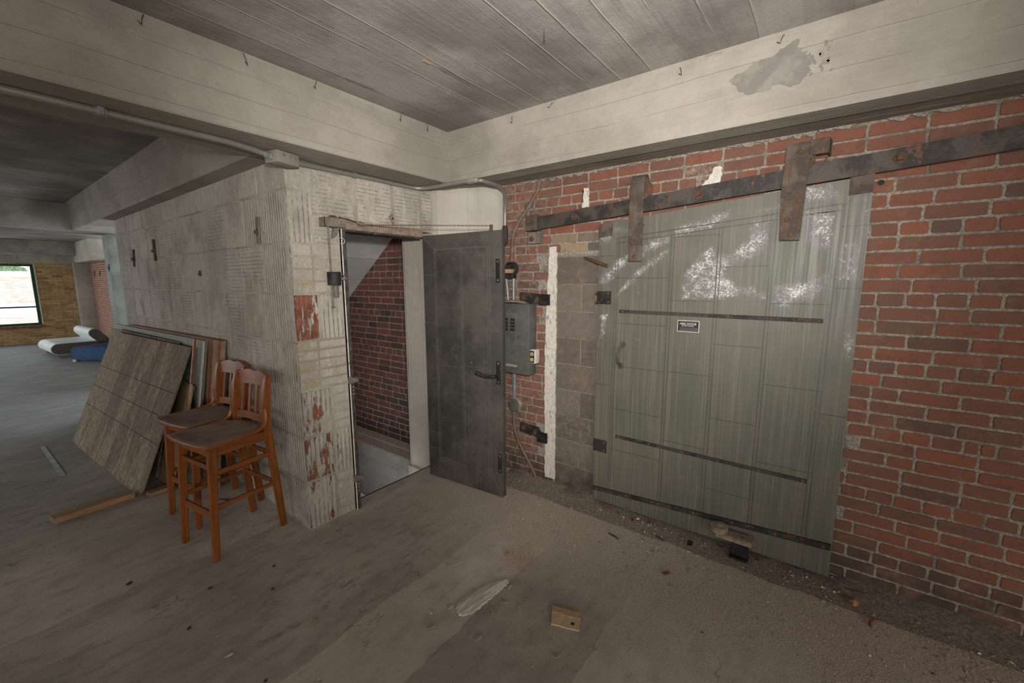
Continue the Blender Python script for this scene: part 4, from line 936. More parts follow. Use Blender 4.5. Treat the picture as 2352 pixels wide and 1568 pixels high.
m = MB(); m.tube([(1.545, 2.575, 1.70), (1.575, 2.572, 1.695), (1.585, 2.572, 1.672)], .005, 8); m.prism([(1.548, 2.56, 1.660), (1.60, 2.56, 1.668), (1.548, 2.56, 1.680)], (0, .022, 0), .002); obj('latch_tongue', m, 'dusty_iron', cwt)
pc = thing('pipe_clip', 'small rusty clip on the tile wall above the stair doorway', 'clip', (2.018, YD-.005, 2.118))
m = MB(); m.prism([(1.995, YD-.012, 2.118), (2.022, YD-.012, 2.150), (2.036, YD-.012, 2.150), (2.034, YD-.012, 2.10), (2.040, YD-.012, 2.07), (2.028, YD-.012, 2.07), (2.018, YD-.012, 2.105)], (0, .010, 0), .002); obj('plate', m, 'bracket_rust', pc)
m = MB(); m.lathe([(.007, 0), (.007, .004)], (2.026, YD-.013, 2.112), (0, -1, 0), 10); obj('hole', m, 'socket_dark', pc)

# ---- straps bolted to the tile wall
def tilebar(y, z, h, tilt, lb, w=.022):
    t_ = thing('wall_anchor', lb, 'anchor', (XS-.01, y, z), group='iron anchors on the tile wall')
    Mr = Matrix.Translation((XS-.010, y, z)) @ Matrix.Rotation(tilt, 4, 'X')
    m = MB(); m.box((-.006, -w/2, -h/2), (.006, w/2, h/2), .002, 1, Mr); obj('bar', m, 'dusty_iron' if y < 4 else 'hanger_rust', t_)
    m = MB(); m.tube([(XS+.002, y, z-.01), (XS-.034, y+.003, z-.012)], .007, 8); nut(m, (XS-.016, y, z-.01), (-1, 0, 0), .014, .014); obj('bolt', m, 'rust', t_)
tilebar(3.02, 1.985, .17, .10, 'flat iron anchor bolted to the tile wall nearest its corner', .040)
tilebar(5.36, 1.965, .21, .03, 'upright iron anchor bolted to the tile wall above the leaning boards', .04)
tilebar(6.16, 1.915, .19, .30, 'tilted iron anchor bolted at the far end of the tile wall', .03)
m = MB(); m.box((XS-.012, 4.165, 1.70), (XS, 4.195, 1.745), .004); m.tube([(XS, 4.18, 1.72), (XS-.02, 4.18, 1.715)], .006, 8); single('rusty_lug', m, 'rust', 'small rusty lug in the middle of the tile wall', 'lug', (XS, 4.18, 1.72))
for y, z, lb in ((16.54, 1.90, 'dark iron anchor on the far pink brick wall, nearer the corner pilaster'), (15.86, 1.89, 'dark iron anchor on the far pink brick wall, nearer the green column')):
    m = MB(); m.prism([(2.488, y-.01, z-.07), (2.488, y+.02, z-.07), (2.488, y+.01, z+.08), (2.488, y-.02, z+.08)], (.012, 0, 0), .003); m.box((2.475, y-.04, z-.008), (2.49, y+.04, z+.008)); single('wall_anchor', m, 'twig_dark', lb, 'anchor', (2.49, y, z), group='anchors on the far brick wall')
m = MB(); m.prism([(1.513, 8.93, 1.82), (1.513, 8.96, 1.82), (1.513, 8.94, 1.93), (1.513, 8.91, 1.93)], (.009, 0, 0), .002); m.box((1.50, 8.89, 1.868), (1.521, 8.97, 1.882)); single('wall_anchor', m, 'twig_dark', 'dark iron anchor on the pale green peeling column', 'anchor', (1.515, 8.93, 1.87))

# ---- bent wires left in the concrete, cement patch
KU = 1.043
def hook(p, nrm, ln_, seed, lb, grp='bent wires in the concrete'):
    rr = random.Random(seed); p = Vector((p[0]*KU, p[1]*KU, 1.65+(p[2]-1.65)*KU)); p.z = min(p.z, ZC); n_ = Vector(nrm); s = Vector((nrm[1], -nrm[0], 0)) if abs(nrm[2]) < .5 else Vector((1, 0, 0)); d = Vector((0, 0, -1))
    a = (rr.random()-.5)*.02
    m = MB(); m.tube([p-n_*.01, p+n_*.008+d*.004, p+n_*.012+d*ln_*.5+s*a, p+n_*.018+d*ln_+s*a*1.6, p+n_*.022+d*ln_*.8+s*(a*1.6+.012)], .0019, 6); return single('bent_wire', m, 'hook_wire', lb, 'wire', p, group=grp)
for i, (y, z, ll, lb) in enumerate(((.235, 2.685, .04, 'bent wire at the top of the right-hand beam, above the grey cement patch'), (.658, 2.675, .045, 'bent wire at the top of the right-hand beam, second from the grey cement patch'), (1.379, 2.69, .032, 'bent wire at the top of the right-hand beam, third from the grey cement patch'), (1.676, 2.68, .05, 'bent wire at the top of the right-hand beam, nearest the inner corner'))): hook((2.25, y, z), (-1, 0, 0), ll, i, lb)
for i, (x, ll, lb) in enumerate(((.581, .05, 'bent wire at the top of the left-hand beam, farthest from the inner corner'), (.936, .055, 'bent wire at the top of the left-hand beam, second along from its outer end'), (1.283, .045, 'bent wire at the top of the left-hand beam, third along from its outer end'), (1.836, .05, 'bent wire at the top of the left-hand beam, second from the inner corner'), (2.053, .05, 'bent wire at the top of the left-hand beam, nearest the inner corner'))): hook((x, 2.25, 2.696), (0, -1, 0), ll, i+20, lb)
hook((1.621, 1.04, 2.70), (0, 0, -1), .03, 50, 'bent wire hanging from the middle of the ceiling boards')
m = MB(); m.box((1.545, 1.70, ZC-.006), (1.595, 1.716, ZC), .002); single('wood_splinter', m, 'timber_pine', 'tiny tan wood splinter stuck to the ceiling', 'splinter', (1.57, 1.71, ZC))
PP = [(.438,2.553),(.405,2.575),(.372,2.58),(.345,2.6),(.318,2.612),(.275,2.605),(.245,2.628),(.215,2.637),(.186,2.655),(.176,2.648),(.182,2.618),(.163,2.612),(.172,2.598),(.146,2.592),(.158,2.578),(.125,2.572),(.117,2.548),(.14,2.535),(.128,2.515),(.165,2.475),(.195,2.468),(.225,2.487),(.256,2.49),(.285,2.472),(.318,2.476),(.356,2.477),(.392,2.5),(.41,2.53)]
PP = [(a*KU, 1.65+(b-1.65)*KU) for a, b in PP]
cpt = thing('cement_patch', 'dark grey ragged cement patch on the pale beam above the green door', 'patch', (2.347, .28, 2.58))
m = MB(); m.prism([(2.3445, p.x, p.y) for p in ragged(PP, .008, .0035, 4)], (.004, 0, 0)); obj('patch', m, 'patch_cement', cpt, smooth=30)
m = MB(); m.lathe([(.011, 0), (.011, .004), (.007, .004), (.006, .001)], (2.3445, .320, 2.602), (-1, 0, 0), 16); obj('insert', m, 'conduit_metal', cpt)
rr = random.Random(31)
for i in range(14):
    a, b = .06+.085*rr.random(), 2.52+.13*rr.random(); r_ = .003+.006*rr.random(); q = MB(); q.prism([(2.3448, a+r_*(.7+.6*rr.random())*math.cos(t), b+r_*1.5*(.7+.6*rr.random())*math.sin(t)) for t in [6.283*k/8 for k in range(8)]], (.003, 0, 0)); obj('splash', q, 'patch_cement', cpt)

# ================================================================== STOOLS
def lerp(a, b, t): return tuple(a[i]+(b[i]-a[i])*t for i in range(3))
def leg(mb, p0, p1, s0, s1, bev=.006):
    """square tapering leg from foot p0 to top p1"""
    a, b = Vector(p0), Vector(p1); bm = bmesh.new(); vs = []
    for c, s in ((a, s0), (b, s1)):
        vs.append([bm.verts.new((c.x+dx*s[0]/2, c.y+dy*s[1]/2, c.z)) for dx, dy in ((-1, -1), (1, -1), (1, 1), (-1, 1))])
    bm.faces.new(vs[0][::-1]); bm.faces.new(vs[1])
    for i in range(4): bm.faces.new((vs[0][i], vs[0][(i+1) % 4], vs[1][(i+1) % 4], vs[1][i]))
    bmesh.ops.bevel(bm, geom=bm.edges[:], offset=bev, segments=2, affect='EDGES', clamp_overlap=True)
    return mb.bm(bm)
# local frame: origin on the floor under the seat's middle, front towards -x, its own right towards -y
def make_stool():
    st = thing('bar_stool', 'orange-brown wooden bar stool, the one nearer the wall corner', 'stool', (0, 0, 0), group='pair of wooden bar stools')
    P = lambda name, mb, mt, par=st: obj(name, mb, mt, par, world=False)
    FZ, SZ = .0, .695
    for s in (1, -1):
        m = MB(); leg(m, (-.205, s*.185, 0), (-.165, s*.175, SZ), (.034, .034), (.046, .046), .008); P('leg', m, 'stool_wood')
        m = MB()                                    # rear leg runs up into the back post
        leg(m, (.220, s*.178, 0), (.172, s*.172, SZ-.04), (.040, .030), (.052, .032), .006); P('leg', m, 'stool_wood')
        m = MB(); pts = [(.172, SZ-.05), (.166, .76), (.170, .86), (.184, .97), (.200, 1.045)]; wd_ = [.050, .048, .046, .046, .040]
        F = [(p-w/2, z) for (p, z), w in zip(pts, wd_)]; B = [(p+w/2, z) for (p, z), w in zip(pts, wd_)]; B[-1] = (B[-1][0], B[-1][1]+.012)
        m.prism([(x, s*.172-.016, z) for x, z in F+B[::-1]], (0, .032, 0), .006); P('back_post', m, 'stool_wood')
        m = MB(); m.tube([(-.01, s*.205, .712), (.06, s*.206, .716), (.105, s*.205, .725), (.135, s*.203, .745), (.150, s*.199, .78), (.154, s*.193, .82), (.156, s*.190, .845)], .013, 8); ab = P('arm_bracket', m, 'stool_wood_x')
        for q in ((.0, s*.217, .713), (.155, s*.203, .835)):
            m = MB(); rivet(m, q, (0, s, 0), .007, .006); P('screw', m, 'stool_wood_x', ab)
        for z, h, x0, x1 in ((.535, .030, -.175, .185), (.325, .026, -.187, .200)):
            m = MB(); m.box((x0, s*.178-.009, z-h/2), (x1, s*.178+.009, z+h/2), .004); P('stretcher', m, 'stool_wood_x')
        m = MB(); m.box((-.150, s*.170-.011, SZ-.062), (.155, s*.170+.011, SZ-.002), .003); P('apron', m, 'stool_wood_x')
    for x, z, h in ((-.187, .275, .044), (-.175, .57, .032), (.195, .325, .028), (.182, .535, .028)):
        m = MB(); m.box((x-.010, -.172, z-h/2), (x+.010, .172, z+h/2), .004); P('stretcher', m, 'stool_wood_y')
    for x in (-.165, .165):
        m = MB(); m.box((x-.011, -.16, SZ-.062), (x+.011, .16, SZ-.002), .003); P('apron', m, 'stool_wood_y')
    # dished seat with a rounded back edge
    out = []
    for y, x in ((-.215, -.222), (-.10, -.238), (.0, -.242), (.10, -.238), (.215, -.222)): out.append((x, y))
    out += [(-.195, .228), (-.05, .222), (.06, .208), (.13, .17), (.165, .10), (.178, 0), (.165, -.10), (.13, -.17), (.06, -.208), (-.05, -.222), (-.195, -.228)]
    def fine(poly, n=4):
        r_ = []; k = len(poly)
        for i in range(k):
            p0, p1, p2, p3 = (Vector(poly[(i+j) % k]) for j in (-1, 0, 1, 2))
            for t in [j/n for j in range(n)]:
                r_.append(.5*((2*p1)+(p2-p0)*t+(2*p0-5*p1+4*p2-p3)*t*t+(3*p1-p0-3*p2+p3)*t**3))
        return r_
    S = fine(out); n = len(S); m = MB(); vs, fs = [], []
    dish = lambda x, y, k: -.012*max(0, 1-k)*(1 if x > -.2 else 1)
    rings = [(0.0, SZ, .965), (0, SZ+.004, .99), (0, SZ+.018, 1.0), (0, SZ+.026, .985), (0, SZ+.0285, .94), (0, SZ+.025, .8), (0, SZ+.021, .6), (0, SZ+.019, .35), (0, SZ+.0185, .02)]
    for _, z, k in rings:
        for p in S: vs.append((-.02+(p.x+.02)*k, p.y*k, z))
    for r in range(len(rings)-1):
        for i in range(n): fs.append((r*n+i, r*n+(i+1) % n, (r+1)*n+(i+1) % n, (r+1)*n+i))
    fs.append(tuple(range(n))[::-1]); fs.append(tuple((len(rings)-1)*n+i for i in range(n))); m.add(vs, [f[::-1] for f in fs] if False else fs); P('seat', m, 'seat_dusty')
    # curved back: bottom rail, crest with a double wave, four slats
    cx = lambda y, z: .160+.020*(1-(y/.172)**2)+(z-.76)*.15
    m = MB()
    def curved(z0, z1, th, n=16, top=None):
        for i in range(n):
            ya, yb = -.158+.316*i/n, -.158+.316*(i+1)/n
            A = []
            for y in (ya, yb):
                zt = z1+(top(y) if top else 0); A.append([(cx(y, z0)-th/2, y, z0), (cx(y, z0)+th/2, y, z0), (cx(y, zt)+th/2, y, zt), (cx(y, zt)-th/2, y, zt)])
            o = [A[0], A[1]]; b_ = len(m.v); m.v += o[0]+o[1]; 
            for j in range(4): m.f.append((b_+j, b_+(j+1) % 4, b_+4+(j+1) % 4, b_+4+j))
            if i == 0: m.f.append((b_, b_+3, b_+2, b_+1))
            if i == n-1: m.f.append((b_+4, b_+5, b_+6, b_+7))
    curved(.742, .790, .022); P('back_rail', m, 'stool_wood_y')
    m = MB(); curved(.975, 1.045, .026, 24, lambda y: .013*math.exp(-((abs(y)-.068)/.06)**2)+.010*(1-(y/.16)**2)+.004); P('crest_rail', m, 'stool_wood_y')
    for y in (-.108, -.037, .037, .108):
        m = MB(); pts = [(cx(y, z)-.004, z) for z in (.785, .83, .88, .93, .98)]
        m.prism([(x-.006, y-.011, z) for x, z in pts]+[(x+.006, y-.011, z) for x, z in pts[::-1]], (0, .022, 0), .003); P('slat', m, 'stool_wood')
    return st
stool = make_stool()
stool.location = (.945, 2.995, 0); stool.rotation_euler = (0, 0, R(8))
st2 = dup(stool, (1.0, 3.475, 0), R(8), 'orange-brown wooden bar stool, the one nearer the leaning boards')

# ================================================================== LEANING BOARDS
def slab(origin, e, up, w, h, th):
    """matrix with x along the foot, y up the board, z out of its face"""
    e, up = Vector(e).normalized(), Vector(up).normalized(); n_ = e.cross(up)
    M = Matrix((e, up, n_)).transposed().to_4x4(); M.translation = origin; return M
def lean(a, b, deg, side=1):
    a, b = Vector(a), Vector(b); e = (b-a).normalized(); hz = Vector((e.y, -e.x, 0)); hz = hz if hz.x > 0 else -hz
    return e, hz*math.sin(R(deg))+Vector((0, 0, 1))*math.cos(R(deg))
# big strand board in front
a, b = (.692, 4.126, 0), (.580, 6.246, 0); e, up = lean(a, b, 21.5)
Mo = slab(a, e, up, 0, 0, 0)
osb = MB(); nx, ny = 60, 120; W_, H_ = 2.10, 1.205; th = .012
ink = []
pts_edge = [(.012, 0)]
osb.grid(lambda u, v: Mo @ Vector((W_*u, H_*v, 0)), nx, ny)
for j in range(ny+1):
    for i in range(nx+1):
        u, v = W_*i/nx, H_*j/ny; k = 0.
        ink.append(k)
bo = len(osb.v); thv = -(e.cross(up)).normalized() if (e.cross(up)).x < 0 else (e.cross(up)).normalized()
osb = MB(); poly = [(.035, .0), (W_, 0), (W_, H_), (0.0, H_), (-.01, .05), (.004, .03)]
osb.prism([Mo @ Vector((p, q, 0)) for p, q in poly], thv*th, .0008)
ob1 = single('strand_board', osb, 'strand_board', 'large grid-marked strand board leaning in front of the other panels', 'board', (.66, 5.1, 0), smooth=30)
li = MB()
def inkline(p, q, w=.006):
    p, q = Vector(p), Vector(q); d = (q-p).normalized(); n2 = Vector((-d.y, d.x))*w/2
    li.prism([Mo @ Vector((c.x, c.y, 0)) for c in (p+n2, p-n2, q-n2, q+n2)], -thv*.0006)
for v in (.405, .61, .815): inkline((0.0, v), (W_, v+.005))
for u in (.31, .61, .92, 1.22, 1.52, 1.83): inkline((u, .0), (u+.01, H_), .0022)
o = obj('grid_line', li, 'socket_dark', ob1)
# second strand board, only its top edge shows
a2, b2 = (.868, 4.45, 0), (.80, 6.62, 0); e2, up2 = lean(a2, b2, 14)
M2 = slab(a2, e2, up2, 0, 0, 0); t2 = Vector((up2.z, 0, 0)); m = MB(); m.prism([M2 @ Vector((p, q, 0)) for p, q in ((0, 0), (2.2, 0), (2.2, 1.155), (.05, 1.165))], (.012, 0, 0), .0008)
single('strand_board', m, 'strand_board', 'strand board mostly hidden between the front one and the grey panel', 'board', (.86, 5.5, 0), smooth=30)
# grey painted panel with a chipped white edge
a3, b3 = (1.005, 4.02, 0), (1.0, 7.05, 0); e3, up3 = lean(a3, b3, 8.5); M3 = slab(a3, e3, up3, 0, 0, 0)
gp = thing('grey_panel', 'grey-green painted panel with a chipped white edge leaning on the tile wall', 'panel', (1.02, 5.5, 0))
m = MB(); m.prism([M3 @ Vector((p, q, 0)) for p, q in ((0, 0), (3.02, 0), (3.02, 1.155), (-.02, 1.195))], (.030, 0, 0), .001); obj('board', m, 'grey_panel_paint', gp, smooth=30)
rr = random.Random(3); E1 = [(-.030-.010*rr.random(), 1.19*(1-k/24)) for k in range(25)]
m = MB(); m.prism([M3 @ Vector((p-.02*q/1.19, q, 0)) for p, q in [(0.004, 1.192)]+E1+[(.004, 0)]], (-.003, 0, 0), 0); obj('edge_strip', m, 'white_edge', gp, smooth=0)
# hollow door slab with red-brown edges behind it
a4 = (1.085, 3.80, 0); e4, up4 = lean(a4, (1.085, 7, 0), 6.2); M4 = slab(a4, e4, up4, 0, 0, 0)
hd = thing('hollow_door_slab', 'red-brown edged door slab standing behind the grey panel', 'door slab', (1.1, 5.2, 0), kind='thing')
m = MB(); m.prism([M4 @ Vector((p, q, 0)) for p, q in ((0, 0), (2.75, 0), (2.75, 1.16), (-.05, 1.20))], (.040, 0, 0), .001); obj('face', m, 'dirty_board', hd, smooth=30)
for x0, x1 in ((-.002, .045), (.150, .195)):
    m = MB(); m.prism([M4 @ Vector((p, q, 0)) for p, q in ((x0, 0), (x1, 0), (x1-.05, 1.195), (x0-.052, 1.202))], (-.004 if x0 > 0 else -.006, 0, 0), .001); obj('edge_strip', m, 'red_edge', hd, smooth=30)
m = MB(); m.prism([M4 @ Vector((p, q, 0)) for p, q in ((-.05, 1.2005), (2.75, 1.1605), (2.75, 1.166), (-.05, 1.206))], (.042, 0, 0), .001); obj('top_strip', m, 'red_edge', hd, smooth=30)
# stained offcut, batten and thin rod in front of the grey panel
a5 = (.874, 4.07, 0); e5, up5 = lean(a5, (.868, 4.55, 0), 15.3); M5 = slab(a5, e5, up5, 0, 0, 0)
m = MB(); m.prism([M5 @ Vector((p, q, 0)) for p, q in ((0, 0), (.35, 0), (.35, .86), (.0, .84), (-.004, .5))], (.014, 0, 0), .001); single('plywood_offcut', m, 'dirty_board', 'brown-stained plywood offcut standing behind the front strand board', 'board', (.88, 4.3, 0), smooth=30)
bt = thing('wooden_batten', 'thin batten with a red and white painted top leaning on the grey panel', 'batten', (.98, 4.05, 0))
def along(p, q, t0, t1, r, mt, name, par):
    m = MB(); p, q = Vector(p), Vector(q); A, B = p+(q-p)*t0, p+(q-p)*t1
    m.prism([A+Vector((0, -r, 0)), A+Vector((0, r, 0)), B+Vector((0, r, 0)), B+Vector((0, -r, 0))], (-.014, 0, 0), .002); return obj(name, m, mt, par, smooth=30)
p0, p1 = (.955, 4.055, .0), (1.14, 4.03, 1.20)
along(p0, p1, 0, .70, .013, 'batten_wood', 'bare_wood', bt)
along(Vector(p0)+Vector((0, -.007, 0)), Vector(p1)+Vector((0, -.007, 0)), .7005, 1, .0065, 'red_edge', 'red_paint', bt); along(Vector(p0)+Vector((0, .0065, 0)), Vector(p1)+Vector((0, .0065, 0)), .7005, 1, .0065, 'white_edge', 'white_paint', bt)
m = MB(); m.tube([(1.13, 3.62, .55), (1.235, 3.56, .80)], .003, 6); single('thin_rod', m, 'conduit_metal', 'thin bare metal rod leaning behind the back of the farther stool', 'rod', (1.13, 3.62, .55))

tm = MB(); tm.prism([(.232, 4.205, .002), (.246, 4.118, .002), (.674, 4.149, .002), (.668, 4.236, .002)], (0, 0, .042), .003); single('timber_stud', tm, 'timber_pine', 'long pale timber stud lying on the floor under the strand board', 'timber', (.5, 4.18, 0), smooth=30)
tm = MB(); tm.prism([(.744, 4.06, .002), (.90, 4.085, .002), (.90, 4.155, .002), (.735, 4.135, .002)], (0, 0, .030), .003); single('timber_offcut', tm, 'timber_pine', 'short timber offcut on the floor behind the stool legs', 'timber', (.8, 4.1, 0), smooth=30)
tm = MB(); tm.prism([(.365, 6.28, .001), (.397, 6.24, .001), (.416, 5.14, .001), (.378, 5.15, .001)], (0, 0, .004), .0008); single('metal_strip', tm, 'tape_silver', 'pale flat metal strip lying on the floor beside the strand board', 'strip', (.39, 5.7, 0), smooth=30)

# ================================================================== FAR ROOM
ch_ = thing('daybed', 'white daybed with grey sides and a bolster on bent tube legs', 'daybed', (1.65, 14.0, 0))
def stadium(x0, x1, z0, z1, n=10):
    r = (z1-z0)/2; P = []
    for i in range(n+1): t = math.pi/2+math.pi*i/n; P.append((x0+r+r*math.cos(t), (z0+z1)/2+r*math.sin(t)))
    for i in range(n+1): t = -math.pi/2+math.pi*i/n; P.append((x1-r+r*math.cos(t), (z0+z1)/2+r*math.sin(t)))
    return P
DW = 1.35; y0 = 13.28
Md = Matrix.Translation((1.15, y0, 0)) @ Matrix.Rotation(R(3), 4, 'Z')   # x along the bed, y across
m = MB(); m.prism([Md @ Vector((x, .012, z)) for x, z in stadium(0, 1.06, .085, .335)], (Md.to_3x3() @ Vector((0, DW-.024, 0))), .004); mt_ = obj('mattress', m, 'white_vinyl', ch_)
for yy in (.0, DW-.012):
    m = MB(); m.prism([Md @ Vector((x, yy, z)) for x, z in stadium(.012, 1.048, .097, .323)], (Md.to_3x3() @ Vector((0, .012, 0))), .003); obj('side_panel', m, 'grey_vinyl', mt_)
Mb = Md @ Matrix.Translation((.76, 0, .455)) @ Matrix.Rotation(R(52), 4, 'Y')
m = MB(); m.prism([Mb @ Vector((x, .012, z)) for x, z in stadium(-.17, .26, -.105, .105)], (Md.to_3x3() @ Vector((0, DW-.024, 0))), .004); bo_ = obj('bolster', m, 'white_vinyl', ch_)
for yy in (.0, DW-.012):
    m = MB(); m.prism([Mb @ Vector((x, yy, z)) for x, z in stadium(-.16, .25, -.095, .095)], (Md.to_3x3() @ Vector((0, .012, 0))), .003); obj('end_panel', m, 'grey_vinyl', bo_)
for yy in (.10, DW-.12):
    m = MB(); m.tube([Md @ Vector(p) for p in [(.17, yy, .09), (.125, yy, .085), (.10, yy, .06), (.115, yy, .03), (.16, yy, .016), (.5, yy, .016), (.88, yy, .016), (.93, yy, .03), (.945, yy, .06), (.92, yy, .085), (.88, yy, .09)]], .016, 10); obj('leg', m, 'tan_tube', ch_)
ot = thing('ottoman', 'low blue upholstered ottoman in front of the white daybed', 'ottoman', (1.8, 12.45, 0))
Mt = Matrix.Translation((1.355, 12.56, 0)) @ Matrix.Rotation(R(-63), 4, 'Z')
m = MB(); m.prism([Mt @ Vector(p) for p in ((0, 0, .05), (0, 0, .275), (.06, 0, .325), (.9, 0, .35), (.95, 0, .33), (.95, 0, .05))], (Mt.to_3x3() @ Vector((0, .62, 0))), .025); obj('cushion', m, 'blue_velvet', ot)
for x, y in ((.05, .06), (.9, .06), (.05, .56), (.9, .56)):
    m = MB(); m.box((x-.045, y-.045, 0), (x+.045, y+.045, .052), .004, 1, Mt); obj('foot', m, 'tape_silver', ot)

# ================================================================== LITTER ON THE FLOOR
def flat_piece(name, pts, mt, lb, cat, th=.003, z=.001, grp=None, curl=0, seed=0):
    m = MB(); P = [(p[0], p[1], z) for p in pts]; m.prism(P, (0, 0, th), 0)
    if curl:
        m.v = [(v[0], v[1], v[2]+curl*abs(mnoise.noise(Vector((v[0]*9, v[1]*9, seed))))) for v in m.v]
    c = (sum(p[0] for p in pts)/len(pts), sum(p[1] for p in pts)/len(pts), 0); return single(name, m, mt, lb, cat, c, group=grp, smooth=30)
# long splintered piece of wood
m = MB(); n = 40
prof = [(0, .02), (.05, .075), (.16, .115), (.35, .125), (.55, .112), (.75, .090), (.9, .062), (1.0, .03)]
A0, A1 = Vector((1.335, 1.345, 0)), Vector((1.672, 1.288, 0)); dA = (A1-A0); nA = Vector((-dA.y, dA.x, 0)).normalized()
def width(t):
    for (a, wa), (b, wb_) in zip(prof, prof[1:]):
        if t <= b: return wa+(wb_-wa)*(t-a)/(b-a)
rr = random.Random(9); fr = [rr.random() for _ in range(60)]
def wsurf(u, v):
    t = u; w = width(t); off = (v-.5)*w; rag = (.010*(fr[int(u*55)]-.5) if v > .95 or v < .05 else 0)
    z = .004+.012*math.sin(math.pi*min(1, max(0, v)))*math.sin(math.pi*min(.98, max(.02, u)))**.5+.0035*mnoise.noise(Vector((u*3, v*22, 1)))
    return A0+dA*t+nA*(off+rag+.018*math.sin(t*3))+Vector((0, 0, z if 0 < v < 1 else .001))
m.grid(wsurf, 54, 16); single('wood_splinter', m, 'splinter_grey', 'long pale grey splintered slab of wood on the floor in the open middle', 'wood', (1.5, 1.33, 0), smooth=50)
# flat wood offcut
off = thing('wood_offcut', 'small tan rectangular piece of split wood on the floor', 'wood', (1.63, .89, 0))
cor = [Vector((1.558, .935, 0)), Vector((1.655, .988, 0)), Vector((1.700, .845, 0)), Vector((1.603, .806, 0))]
q4 = lambda u, v: (cor[0]*(1-u)+cor[3]*u)*(1-v)+(cor[1]*(1-u)+cor[2]*u)*v
m = MB(); m.prism([q4(u, v)+Vector((0, 0, .001)) for u, v in ((0, 0), (.3, .01), (.6, -.01), (1, 0), (1, .62), (.6, .60), (.3, .66), (0, .64))], (0, 0, .008), .001); obj('lower_layer', m, 'chip_wood', off, smooth=30)
m = MB(); m.prism([q4(u, v)+Vector((0, 0, .001)) for u, v in ((0, .645), (.3, .665), (.6, .605), (1, .625), (1, 1), (0, 1))], (0, 0, .013), .001); obj('upper_layer', m, 'batten_wood', off, smooth=30)
m = MB(); m.lathe([(.010, 0), (.008, .0015)], q4(.75, .28)+Vector((0, 0, .009)), (0, 0, 1), 8); obj('knot', m, 'twig_dark', off)
def frag(c, r, seed, sq=.5, ang=0, n=7):
    rr = random.Random(seed); return [(c[0]+r*(.55+.6*rr.random())*math.cos(6.283*i/n)*math.cos(ang)-r*sq*(.6+.5*rr.random())*math.sin(6.283*i/n)*math.sin(ang), c[1]+r*(.55+.6*rr.random())*math.cos(6.283*i/n)*math.sin(ang)+r*sq*(.6+.5*rr.random())*math.sin(6.283*i/n)*math.cos(ang)) for i in range(n)]
FC = [
 ((1.345, 1.405), .020, 'chip_white', 'small white chip beside the blunt end of the grey splintered slab', 'chip'),
 ((1.262, 1.462), .020, 'chip_white', 'white triangular chip a step away from the splintered slab', 'chip'),
 ((1.20, 1.39), .030, 'paper_grey', 'pale scrap of film on the floor beyond the white triangular chip', 'scrap'),
 ((1.452, 1.215), .030, 'paper_grey', 'curled pale shard under the long edge of the grey splintered slab', 'shard'),
 ((1.535, 1.205), .022, 'paper_grey', 'narrow pale shard between the splintered slab and the tan offcut', 'shard'),
 ((1.635, 1.245), .026, 'splinter_grey', 'loose grey splinter at the pointed end of the splintered slab', 'splinter'),
 ((1.40, 1.72), .035, 'paper_grey', 'thin pale torn strip on the floor between the slab and the doorway', 'strip'),
 ((1.29, 1.17), .026, 'paper_grey', 'two-ply pale sliver on the floor in front of the splintered slab', 'sliver'),
 ((.878, 1.876), .030, 'chip_tan', 'tan curled flake on the floor in front of the tile wall corner', 'flake'),
 ((.72, 1.32), .012, 'chip_white', 'tiny bright white chip on the bare floor near the camera', 'chip'),
 ((.72, 2.38), .018, 'paper_grey', 'pale flake on the floor in front of the stool', 'flake'),
 ((.435, 2.62), .020, 'paper_grey', 'faint pale scrap on the floor left of the stool', 'scrap'),
 ((.56, 2.0), .016, 'chip_white', 'small white chip on the darker floor strip before the stool', 'chip'),
 ((1.56, .70), .018, 'chip_tan', 'tan fleck on the floor in front of the tan offcut', 'fleck'),
 ((1.42, .82), .016, 'paper_grey', 'pale fleck on the floor nearest the camera side of the tan offcut', 'fleck')]
for i, (c, r_, mt, lb, cat) in enumerate(FC): flat_piece('floor_'+cat, frag(c, r_, 40+i, .45, 1.3*i), mt, lb, cat, .004, .001, None, .006, i)
for i, (c, r_, a, lb) in enumerate((((2.70, .84), .035, .8, 'curled brown leaf under the middle of the green door'), ((2.66, .95), .030, .2, 'brown leaf under the green door, beside another leaf'), ((2.69, 1.16), .026, 1.5, 'brown leaf at the corner of the green door next to the block wall'), ((2.685, 1.06), .022, .4, 'small brown leaf at the foot of the green door'), ((2.255, .597), .034, 2.1, 'narrow orange-brown leaf alone on the gravel before the green door'), ((2.70, .40), .028, .9, 'brown leaf beside the roller bracket'), ((2.70, .20), .030, .3, 'brown leaf tucked behind the roller bracket'))):
    flat_piece('dry_leaf', frag(c, r_, 80+i, .38, a, 9), 'leaf_brown', lb, 'leaf', .0025, .004, 'dry leaves by the green door', .02, i)
m = MB(); m.box((2.600, .545, 0), (2.628, .573, .024), .004); single('plastic_cap', m, 'plastic_black', 'small black block of plastic on the gravel before the green door', 'cap', (2.61, .56, 0))
m = MB(); m.tube([(2.46, -.305, .006), (2.485, -.300, .010), (2.51, -.315, .008), (2.53, -.335, .006)], .005, 7); single('rusty_wire', m, 'leaf_brown', 'short curved rust-red wire on the gravel near the bare brick wall', 'wire', (2.5, -.31, 0))
for i, (p, q, lb) in enumerate((((2.70, -.21, .006), (2.73, -.315, .006), 'dark twig on the gravel at the foot of the brick wall'), ((2.42, 1.02, .005), (2.40, .94, .005), 'thin dark stick on the gravel between the doors'), ((2.575, .76, .005), (2.55, .70, .005), 'short black sliver on the gravel before the green door'), ((1.05, 3.60, .004), (1.10, 3.50, .004), 'dark sliver of wood on the floor under the stools'))):
    m = MB(); m.tube([p, lerp(p, q, .5), q], [.004, .005, .003], 6); single('twig', m, 'twig_dark', lb, 'twig', p)
